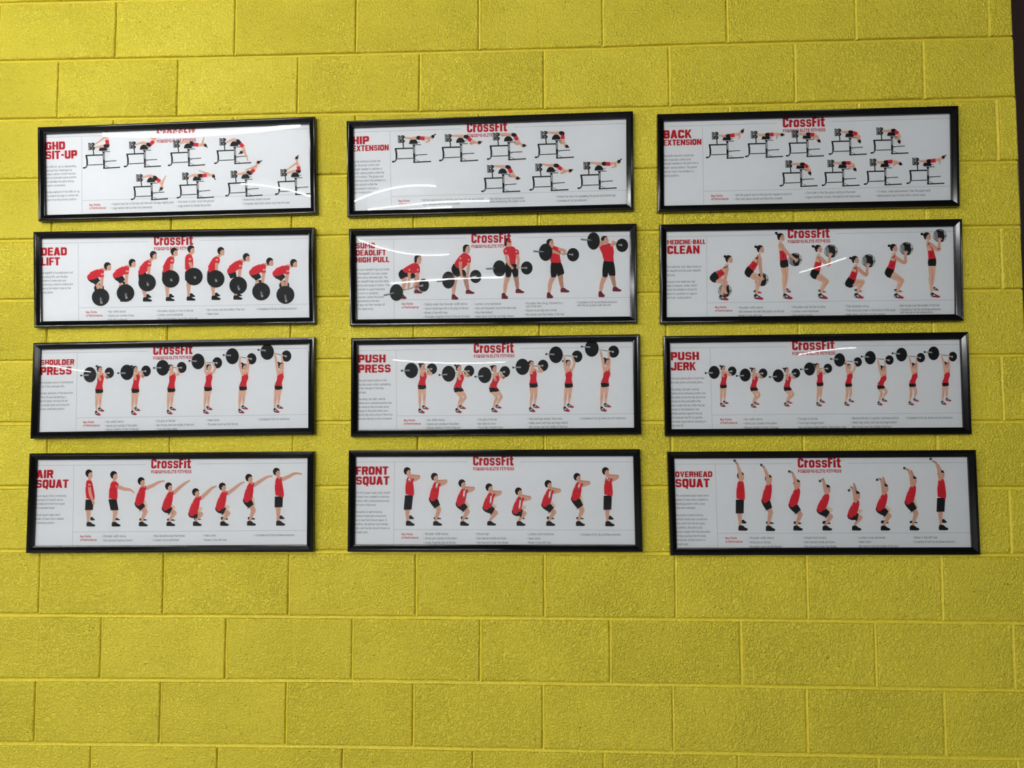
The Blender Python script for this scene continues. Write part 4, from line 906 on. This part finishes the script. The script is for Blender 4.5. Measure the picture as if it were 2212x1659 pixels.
F8 = [Pr('O', 1.05, (1118,530), (1080,495), (1135,625), (1115,812), (1085,980), (1085,1150), (1150,965), (1150,1105), (1063,1157,1158,1230), (1118,1218,1112,1172), (957,590,100,115), (1265,565,77,82), (815,593), (1085,570), (1135,670), (1200,570), (1258,645)),
 Pr('O', 1.05, (1662,555), (1615,515), (1690,650), (1650,850), (1700,1000), (1648,1150), (1762,985), (1698,1105), (1616,1709,1153,1226), (1670,1772,1107,1167), (1515,638,100,120), (1820,597,77,84), (1375,657), (1650,620), (1690,730), (1760,600), (1818,678)),
 Pr('O', 1.05, (2190,560), (2150,530), (2222,665), (2178,850), (2230,995), (2182,1140), (2300,980), (2240,1100), (2153,2247,1148,1216), (2212,2306,1102,1158), (2053,658,100,120), (2355,608,77,84), (1912,683), (2190,640), (2222,745), (2292,620), (2345,705)),
 Pr('P', 1.05, (530,490), None, (565,595), (568,788), (545,960), (525,1115), (605,950), (590,1075), (503,597,1138,1212), (557,660,1093,1152), (405,535,102,122), (712,515,78,86), (265,545), (535,530), (545,635), (645,520), (698,605)),
 Pr('P', 1.05, (1082,480), (1015,450), (1095,600), (1095,790), (1050,960), (1035,1118), (1112,950), (1100,1070), (1016,1112,1128,1207), (1070,1174,1086,1147), (905,355,103,125), (1220,380,80,88), (760,345), (1030,370), (1038,500), (1150,375), (1182,490)),
 Pr('P', 1.05, (1668,460), (1632,412), (1665,590), (1635,780), (1592,950), (1580,1115), (1655,940), (1645,1070), (1568,1664,1128,1205), (1620,1729,1078,1142), (1440,260,103,125), (1765,308,82,90), (1290,232), (1565,280), (1600,420), (1690,300), (1700,410))]
F9 = [Pr('Q', .86, (945,590), (905,555), (965,670), (950,842), (922,980), (915,1105), (972,970), (966,1070), (903,984,1108,1170), (946,1030,1076,1124), (813,652,82,97), (1082,633,64,68), (685,662), (915,650), (955,722), (1010,640), (1068,698)),
 Pr('Q', .86, (1398,625), (1358,590), (1425,712), (1400,880), (1432,1005), (1388,1120), (1487,990), (1420,1095), (1363,1445,1123,1182), (1408,1492,1092,1137), (1277,692,82,97), (1543,665,65,70), (1150,705), (1375,685), (1418,762), (1470,670), (1532,735)),
 Pr('Q', .86, (1893,620), (1850,595), (1920,712), (1900,877), (1942,998), (1882,1105), (1992,980), (1922,1080), (1858,1940,1103,1164), (1904,1984,1080,1118), (1770,703,82,97), (2032,665,65,70), (1642,722), (1870,690), (1913,768), (1965,675), (2022,740)),
 Pr('Q', .86, (2349,557), (2301,532), (2391,650), (2393,812), (2368,942), (2352,1092), (2408,930), (2402,1050), (2340,2422,1098,1160), (2388,2472,1056,1108), (2238,602,82,98), (2511,593,65,70), (2108,607), (2356,602), (2361,690), (2441,592), (2474,668)),
 Pr('S', .86, (368,565), (318,522), (385,665), (365,822), (348,960), (325,1090), (400,950), (388,1048), (305,382,1093,1155), (370,452,1052,1100), (232,467,82,100), (503,497,63,70), (103,452), (335,485), (335,590), (445,490), (465,578)),
 Pr('S', .86, (880,600), (855,560), (890,700), (842,850), (862,970), (818,1085), (932,940), (880,1036), (798,874,1088,1147), (863,947,1042,1090), (690,433,82,100), (977,468,63,70), (560,417), (800,450), (830,590), (905,460), (918,570)),
 Pr('S', .86, (1345,560), (1325,520), (1355,665), (1318,822), (1300,960), (1285,1080), (1372,940), (1355,1036), (1263,1342,1086,1144), (1332,1418,1042,1088), (1157,387,83,102), (1445,433,63,70), (1022,367), (1270,410), (1300,540), (1375,420), (1385,530)),
 Pr('S', .86, (1830,545), (1805,500), (1838,650), (1812,812), (1782,955), (1770,1075), (1832,940), (1832,1035), (1750,1827,1078,1139), (1816,1902,1036,1085), (1637,368,83,102), (1923,417,63,72), (1500,348), (1750,390), (1790,520), (1860,405), (1862,510))]

F10 = [Mn('T', (945,395), (955,540), (960,770), (945,970), (935,1110), (912,1042,1122,1192), [(955,600),(968,700),(1015,835)], (968,1035,1048,1100), stand=True),
 Mn('T', (1315,418), (1322,560), (1300,765), (1345,975), (1318,1110), (1288,1418,1120,1192), [(1385,600),(1480,632),(1560,642),(1615,678)], (1340,1412,1062,1098), stand=True),
 Mn('T', (1725,510), (1750,640), (1695,830), (1795,965), (1735,1105), (1693,1826,1118,1190), [(1808,618),(1900,580),(1990,530),(2065,512)], (1700,1816,1065,1102), (1795,895)),
 Mn('T', (2135,588), (2165,715), (2100,900), (2225,985), (2145,1110), (2105,2235,1118,1186), [(2215,690),(2290,620),(2385,545),(2445,508)], (2115,2235,1070,1105), (2210,910)),
 Mn('U', (360,675), (388,795), (318,985), (445,1005), (355,1110), (323,453,1112,1184), [(448,765),(530,690),(605,620),(665,592)], (340,445,1060,1092), (440,925)),
 Mn('U', (760,592), (785,715), (722,905), (850,990), (768,1105), (730,858,1112,1182), [(845,695),(930,635),(1025,558),(1082,530)], (740,848,1045,1090), (845,905)),
 Mn('U', (1155,460), (1188,585), (1135,780), (1232,945), (1172,1098), (1131,1263,1105,1180), [(1240,572),(1335,510),(1425,455),(1498,438)], (1142,1252,1045,1088), (1225,870)),
 Mn('U', (1567,370), (1605,505), (1608,725), (1600,930), (1592,1090), (1566,1699,1100,1180), [(1655,490),(1750,448),(1845,400),(1935,405)], (1615,1690,1025,1082), stand=True)]

def Fr(o, head, sh, hip, knee, ank, sho, elbow, bar, far=None, fknee=None, stand=False): return Mn(o, head, sh, hip, knee, ank, sho, [elbow], far, fknee, stand=stand, kind='front', bar=bar)
F11 = [Fr('V', (893,395), (935,530), (925,740), (900,965), (900,1140), (877,1006,1138,1216), (1095,490), [(928,510),(920,545)], (925,996,1058,1117), stand=True),
 Fr('V', (1300,480), (1335,600), (1285,795), (1372,970), (1318,1140), (1283,1416,1143,1214), (1500,555), [(1340,585),(1330,648)], (1292,1406,1082,1117)),
 Fr('V', (1710,577), (1745,695), (1685,870), (1800,1000), (1718,1140), (1688,1819,1146,1215), (1910,662), [(1748,695),(1740,785)], (1696,1808,1072,1115), (1800,930)),
 Fr('V', (2115,637), (2150,755), (2085,925), (2220,1020), (2125,1140), (2090,2222,1143,1212), (2312,722), [(2148,775),(2138,878)], None, (2205,930)),
 Fr('W', (343,698), (372,815), (312,985), (435,1030), (348,1140), (317,449,1143,1217), (540,802), [(372,840),(358,960)], (400,440,1085,1115), (432,940)),
 Fr('W', (785,587), (815,705), (752,880), (878,1010), (795,1140), (760,893,1143,1218), (985,692), [(816,705),(804,800)], (768,880,1075,1117), (872,925)),
 Fr('W', (1217,482), (1250,600), (1195,790), (1300,980), (1238,1140), (1203,1337,1143,1219), (1422,578), [(1252,600),(1244,650)], (1208,1324,1082,1117), (1290,900)),
 Fr('W', (1642,395), (1690,530), (1680,745), (1672,965), (1672,1140), (1643,1779,1143,1224), (1850,485), [(1675,495),(1666,530)], (1690,1765,1063,1124), stand=True)]

def Ov(o, head, sh, hip, knee, ank, sho, arm, bar, far=None, arm2=None, fknee=None, stand=False): return Mn(o, head, sh, hip, knee, ank, sho, arm, far, fknee, stand=stand, kind='over', bar=bar, arm2=arm2)
F12 = [Ov('X', (1135,430), (1145,550), (1130,770), (1125,985), (1132,1170), (1107,1246,1172,1254), [(1140,475),(1128,380),(1088,250)], [(1050,208),(1078,245)], (1155,1226,1088,1147), stand=True),
 Ov('X', (1552,472), (1565,590), (1515,785), (1590,975), (1550,1175), (1516,1656,1176,1260), [(1550,530),(1535,420),(1483,295)], [(1448,272),(1472,295)], (1520,1637,1112,1152)),
 Ov('X', (1975,542), (1988,660), (1920,850), (2035,1010), (1968,1170), (1928,2067,1175,1253), [(1968,595),(1955,500),(1912,385)], [(1867,370),(1898,382)], (1932,2047,1112,1154)),
 Ov('X', (2425,620), (2425,745), (2340,925), (2488,1040), (2402,1170), (2363,2505,1176,1252), [(2412,665),(2392,575),(2372,480)], [(2325,512),(2352,505)], (2363,2482,1106,1154), fknee=(2490,945)),
 Ov('Y', (345,715), (350,840), (275,1010), (405,1055), (312,1180), (280,419,1176,1252), [(330,790),(320,700),(285,605)], [(235,652),(268,612)], None, ((345,670),(308,552)), (405,960)),
 Ov('Y', (765,607), (770,735), (700,910), (838,1030), (745,1180), (710,851,1176,1252), [(752,675),(742,580),(712,485)], [(655,493),(692,484)], (712,828,1100,1146), ((780,570),(745,462)), (832,945)),
 Ov('Y', (1190,492), (1195,615), (1130,810), (1240,990), (1185,1170), (1142,1284,1172,1250), [(1178,555),(1165,450),(1122,345)], [(1062,320),(1100,340)], (1142,1260,1105,1142), ((1200,455),(1165,358)), (1232,905)),
 Ov('Y', (1605,402), (1618,520), (1612,745), (1600,960), (1605,1165), (1576,1716,1163,1247), [(1595,460),(1580,350),(1532,235)], [(1453,182),(1500,222)], (1622,1694,1078,1137), ((1600,350),(1565,268)), stand=True)]

CPX = 'Complete at full hip and knee extension'
LAB = 'black framed exercise poster titled "%s", %s'
# streak: (pixel curve, lamp, place along the lamp at start, at end, curvature)
poster(0, LAB % ('GHD SIT-UP', 'top left of the display'), [('A','GHD',197,488,462,582), ('A','SIT-UP',197,668,598,722)],
 "The GHD sit-up is a demanding/exercise that challenges an/athlete's ability to both recover/from an extended spine position/and stabilize the spine during/dynamic movements./The key element of the GHD sit-up/is to extend the legs to initiate the/ascent from the bottom position.", ('A', 186, (835,890,945,1000,1058,1115,1213,1270,1328)), ('A',850,1418,1466),
 [('A',1175,[(1403,'Support pad set so the hips are free with the legs slightly bent'),(1465,'Legs remain bent as the torso descends')]), ('B',12,[(1370,'One hand, or both, touch the ground'),(1433,'Legs extend to initiate the ascent')]), ('B',990,[(1338,'Abdominals remain braced'),(1400,'Complete when both hands touch the foot pad')])],
 (339.1,298,308.3,422), (('A',735,385,742,1530),('A',190,395,'B',1980,262),('A',745,1335,'B',2000,1240)), F1,
 [([(190,285),(400,290),(650,270)], 0, 0, 1.0, .25), ([(517,397),(590,404),(640,413),(670,424)], 1, 0, .36, .5)])
poster(1, LAB % ('HIP EXTENSION', 'top of the middle column'), [('C','HIP',148,397,450,568), ('C','EXTENSION',148,690,585,672)],
 "The hip extension builds the/basic muscular control and/strength needed to maintain a/neutral-spine position while the/hip is in motion. The glutes and/hamstrings return the athlete to a/neutral position while the/spinal erectors maintain a/static-trunk position.", ('C', 140, (825,882,940,998,1055,1112,1170,1230,1288)), ('C',835,1428,1478),
 [('C',1168,[(1415,'Set the support pad so the hips are free with the legs straight'),(1476,'Legs extended and the arms crossed')]), ('D',-37,[(1395,'Flex the hips as much as possible'),(1438,'~while maintaining the lumbar curve')]), ('D',970,[(1363,'Initiate the return by squeezing the glutes and hamstrings'),(1425,'Complete at full hip extension')])],
 (1008.8,286.1,296.3,1095.4), (('C',707,370,728,1490),('C',165,385,'D',2015,255),('C',730,1345,'D',2025,1248)), F2,
 [([(764,437),(790,420),(850,408),(945,402)], 1, .565, 1, .5), ([(800,453),(900,441),(1057,434)], 2, 0, 1, .5)])
poster(2, LAB % ('BACK EXTENSION', 'top right corner of the display'), [('E','BACK',160,580,425,550), ('E','EXTENSION',155,727,568,655)],
 "The back extension builds the/basic muscular control and/strength needed to recover from a/flexed-spine position. The spinal/erectors return the athlete to a/neutral position.", ('E', 150, (808,867,923,985,1045,1105)), ('E',872,1420,1468),
 [('E',1215,[(1408,'Set the support pad so the hips are trapped on top of it'),(1468,'Start with spine neutral and the arms crossed')]), ('F',-152,[(1375,'Chin tucks to flex the spine, starting at the neck'),(1440,'Upper back then rounds, followed by the lower back')]), ('F',913,[(1355,'To return, lower back extends, then the upper back'),(1418,'Neck extends last to finish with a neutral spine')])],
 (1691.1,275.4,285.8,1781.7), (('E',742,358,760,1530),('E',190,368,'F',2030,243),('E',760,1335,'F',2045,1258)), F3, [])
poster(3, LAB % ('DEAD LIFT', 'nine men in red lifting black plates'), [('G','DEAD',130,515,380,500), ('G','LIFT',130,410,528,648)],
 "The deadlift is foundational to all/the pulling lifts, and the key/elements of execution are/maintaining a neutral midline and/keeping the object close to the/frontal plane.", ('G', 118, (758,818,875,932,990,1050)), ('G',800,1360,1410),
 [('G',1115,[(1352,'Hip-width stance'),(1412,'Hands just outside of hips'),(1473,'Full grip on the bar')]), ('G',1852,[(1342,'Shoulders slightly in front of the bar'),(1400,'Lumbar curve maintained'),(1460,'Hips and shoulders rise at the same rate')]), ('H',448,[(1325,'Bar moves over the middle of the foot'),(1385,'Heels down')]), ('H',1197,[(1312,CPX)])],
 (332.6,530.2,540.5,416.9), (('G',683,312,692,1475),('G',130,318,'H',1970,243),('G',690,1278,'H',1978,1222)), F4, [])
poster(4, LAB % ('SUMO DEADLIFT HIGH PULL', 'middle column'), [('I','SUMO',130,415,345,430), ('I','DEADLIFT',130,580,452,535), ('I','HIGH PULL',130,630,558,638)],
 "The sumo deadlift high pull builds/on the deadlift, but uses a wider/stance and a narrower grip. The/sumo deadlift high pull also adds/velocity and range of motion. This/movement is a good example/of a core-to-extremity/movement, where the power/is generated by the hips/and legs and then handed off/to the upper body.", ('I', 120, (745,805,862,920,980,1038,1097,1155,1213,1270,1330)), ('I',815,1270,1322),
 [('I',1137,[(1277,'Slightly wider than shoulder-width stance'),(1340,'Hands inside legs with a full grip on the bar'),(1402,'Knees in line with toes'),(1463,'Shoulders slightly in front of the bar at setup')]), ('I',1893,[(1272,'Lumbar curve maintained'),(1335,'Hips and shoulders rise at the same rate'),(1398,'Hips then extend'),(1458,'Heels down until hips and legs extend')]),
  ('J',505,[(1262,'Shoulders then shrug, followed by a'),(1306,'~pull of the arms'),(1368,'Elbows move high and outside'),(1430,'Bar moves over the middle of the foot')]), ('J',1268,[(1248,CPX),(1292,'~with the bar pulled under the chin')])],
 (1018.4,525.3,535.5,1103.8), (('I',695,290,703,1480),('I',140,295,'J',2075,240),('I',703,1195,'J',2080,1157)), F5,
 [([(768,513),(800,531),(860,543),(968,550)], 3, 0, 1, .5), ([(838,613),(900,607),(1000,602),(1085,599)], 4, 0, 1, .3)])
poster(5, LAB % ('MEDICINE-BALL CLEAN', 'women in red tops holding balls'), [('K','MEDICINE-BALL',148,718,370,437), ('K','CLEAN',148,630,457,580)],
 "The medicine-ball clean builds on/the deadlift and the sumo deadlift/high pull./Unique to the medicine-ball/clean is the pull-under, which/allows the athlete to bring the/object to a position of support/(the front-rack position).", ('K', 130, (772,830,893,995,1053,1112,1173,1232)), ('K',860,1390,1440),
 [('K',1198,[(1395,'Shoulder-width stance'),(1455,'Ball between the feet with palms on the ball'),(1515,'Knees in line with toes')]), ('K',1998,[(1387,'Shoulders over the ball at setup'),(1450,'Lumbar curve maintained'),(1510,'Hips extend rapidly')]), ('L',447,[(1375,'Then shoulders shrug'),(1437,'Then arms pull under to the bottom of the squat'),(1498,'Heels down until hips and legs extend')]), ('L',1252,[(1365,'Ball moves over the middle of the foot'),(1425,CPX),(1467,'~with the ball at the rack position')])],
 (1701.8,514.9,525,1792), (('K',735,320,745,1510),('K',150,322,'L',2085,240),('K',748,1308,'L',2110,1262)), F6,
 [([(1726,589),(1780,573),(1830,556)], 7, 0, 1, 1)])
poster(6, LAB % ('SHOULDER PRESS', 'six women pressing barbells, left column'), [('M','SHOULDER',190,692,395,478), ('M','PRESS',187,655,503,625)],
 "The shoulder press is foundational/to all of the overhead lifts./The key elements of the execution/of this lift are maintaining a/neutral spine, moving the bar/in a straight path and using the/correct overhead position.", ('M', 166, (738,797,897,957,1013,1073,1132)), ('M',825,1343,1393),
 [('M',1148,[(1337,'Hip-width stance'),(1397,'Hands just outside of shoulders'),(1455,'Elbows slightly in front of the bar')]), ('M',1903,[(1325,'Full grip on the bar'),(1388,'Bar moves over the middle of the foot'),(1448,'Torso and legs static')]), ('N',453,[(1313,'Heels down'),(1375,'Shoulders push up into the bar')]), ('N',1222,[(1300,'Complete at full arm extension')])],
 (331,766.6,776.7,415.4), (('M',742,290,718,1460),('M',190,297,'N',1970,222),('M',720,1265,'N',1965,1212)), F7,
 [([(97,788),(145,796),(193,803)], 8, 0, 1, .2)])
poster(7, LAB % ('PUSH PRESS', 'six women pressing barbells, middle column'), [('O','PUSH',165,573,355,475), ('O','PRESS',165,650,503,625)],
 "The push press builds on the/shoulder press while capitalizing/on the strength of the hips/and legs./The setup, bar path, neutral/midline and overhead position are/the same as the shoulder press./Unique to the push press are a/vertical dip and a drive of the torso/that add velocity to the movement.", ('O', 152, (740,800,857,917,1018,1077,1135,1193,1252,1312)), ('O',845,1350,1400),
 [('O',1170,[(1345,'Hip-width stance'),(1405,'Hands just outside of shoulders'),(1463,'Elbows slightly in front of the bar')]), ('O',1932,[(1338,'Full grip on the bar'),(1400,'Bar rests on torso'),(1458,'Torso dips straight down')]), ('P',485,[(1328,'Hips and legs extend, then press'),(1390,'Heels down until hips and legs extend'),(1450,'Bar moves over the middle of the foot')]), ('P',1253,[(1322,'Complete at full hip, knee and arm extension')])],
 (1023.4,762.7,772.6,1109.8), (('O',732,288,735,1470),('O',165,292,'P',2055,237),('O',740,1268,'P',2072,1235)), F8,
 [([(848,777),(950,784),(1090,782)], 5, 0, 1, .2)])
poster(8, LAB % ('PUSH JERK', 'eight women with barbells, right column'), [('Q','PUSH',165,588,350,472), ('Q','JERK',165,540,503,625)],
 "The push jerk builds on both the/shoulder press and push press./The setup, bar path, neutral/midline and overhead position are/the same, as are the dip and drive./Unique to the push jerk is the/press under the bar. After the hip/comes to full extension, the/athlete presses against the bar/and receives the lift in a partial/overhead squat before standing to/finish the lift.", ('Q', 162, (743,803,908,967,1026,1085,1147,1206,1267,1328,1388,1448)), ('Q',903,1372,1422),
 [('Q',1245,[(1368,'Hip-width stance'),(1430,'Hands just outside of shoulders'),(1493,'Elbows slightly in front of the bar')]), ('Q',2050,[(1362,'Full grip on the bar'),(1425,'Torso dips straight down'),(1488,'Hips and legs extend rapidly, then press under')]), ('S',403,[(1353,'Receive the bar in a partial overhead position'),(1417,'Heels stay down until hips and legs extend'),(1482,'Bar moves over the middle of the foot')]), ('S',1213,[(1348,'Complete at full hip, knee and arm extension')])],
 (1711.4,756.6,766.9,1802.9), (('Q',752,280,785,1495),('Q',170,290,'S',2045,235),('Q',785,1290,'S',2090,1260)), F9,
 [([(1726,766),(1780,757),(1846,751)], 6, 0, 1, .3)])
poster(9, LAB % ('AIR SQUAT', 'bottom of the left column'), [('T','AIR',160,412,347,470), ('T','SQUAT',155,640,493,617)],
 "The air squat is the cornerstone/movement of CrossFit and is/foundational to the front squat/and overhead squat./The air squat raises one's/center of mass from a seated/to standing position.", ('T', 138, (735,795,853,913,1018,1077,1137)), ('T',815,1355,1407),
 [('T',1140,[(1352,'Shoulder-width stance'),(1415,'Hips descend back and down')]), ('T',1897,[(1347,'Hips descend lower than knees'),(1410,'Lumbar curve maintained')]), ('U',473,[(1342,'Heels down'),(1407,'Knees in line with toes')]), ('U',1232,[(1337,CPX)])],
 (326.5,1012,1022.4,412.2), (('T',722,280,705,1480),('T',165,282,'U',2028,242),('T',708,1273,'U',2022,1250)), F10, [])
poster(10, LAB % ('FRONT SQUAT', 'bottom of the middle column'), [('V','FRONT',130,613,330,453), ('V','SQUAT',130,628,478,603)],
 "The front squat raises one's center/of mass from a seated to standing/position with a load placed across/the front of the torso./The points of performance,/common faults and corrections/carry over from the air squat. In/addition, the elbows must remain/high, and the bar should move in a/straight path.", ('V', 115, (722,782,843,903,1008,1068,1130,1190,1250,1310)), ('V',810,1357,1408),
 [('V',1138,[(1352,'Shoulder-width stance'),(1417,'Hands just outside of shoulders'),(1482,'Loose, fingertip grip on the bar')]), ('V',1912,[(1352,'Elbows high'),(1417,'Hips descend back and down'),(1482,'Hips descend lower than knees')]), ('W',473,[(1355,'Lumbar curve maintained'),(1420,'Heels down'),(1482,'Knees in line with toes')]), ('W',1255,[(1362,CPX)])],
 (1022,1005.6,1016,1109.3), (('V',708,262,692,1498),('V',125,263,'W',2062,258),('V',695,1270,'W',2085,1280)), F11, [])
poster(11, LAB % ('OVERHEAD SQUAT', 'bottom right corner of the display'), [('X','OVERHEAD',163,718,370,455), ('X','SQUAT',167,678,480,608)],
 "The overhead squat raises one's/center of mass from a seated to/standing position with a load/balanced overhead./The points of performance,/common faults and corrections/carry over from the air squat./In addition, the arms must/remain straight with the shoulders/actively pushing into the load,/and the bar should move in a/straight path.", ('X', 165, (730,792,853,913,1022,1083,1145,1208,1270,1332,1393,1455)), ('X',912,1380,1433),
 [('X',1257,[(1377,'Shoulder-width stance'),(1443,'Wide grip on the bar'),(1507,'Shoulders push up into the bar')]), ('X',2070,[(1375,'Armpits face forward'),(1440,'Hips descend back and down'),(1505,'Hips descend lower than knees')]), ('Y',365,[(1373,'Lumbar curve maintained'),(1437,'Heels down'),(1500,'Bar moves over the middle of the foot')]), ('Y',1190,[(1370,'Knees in line with toes'),(1435,CPX)])],
 (1723.6,1010.3,1021,1816.6), (('X',760,260,800,1510),('X',155,262,'Y',2020,235),('X',795,1293,'Y',2075,1283)), F12, [])
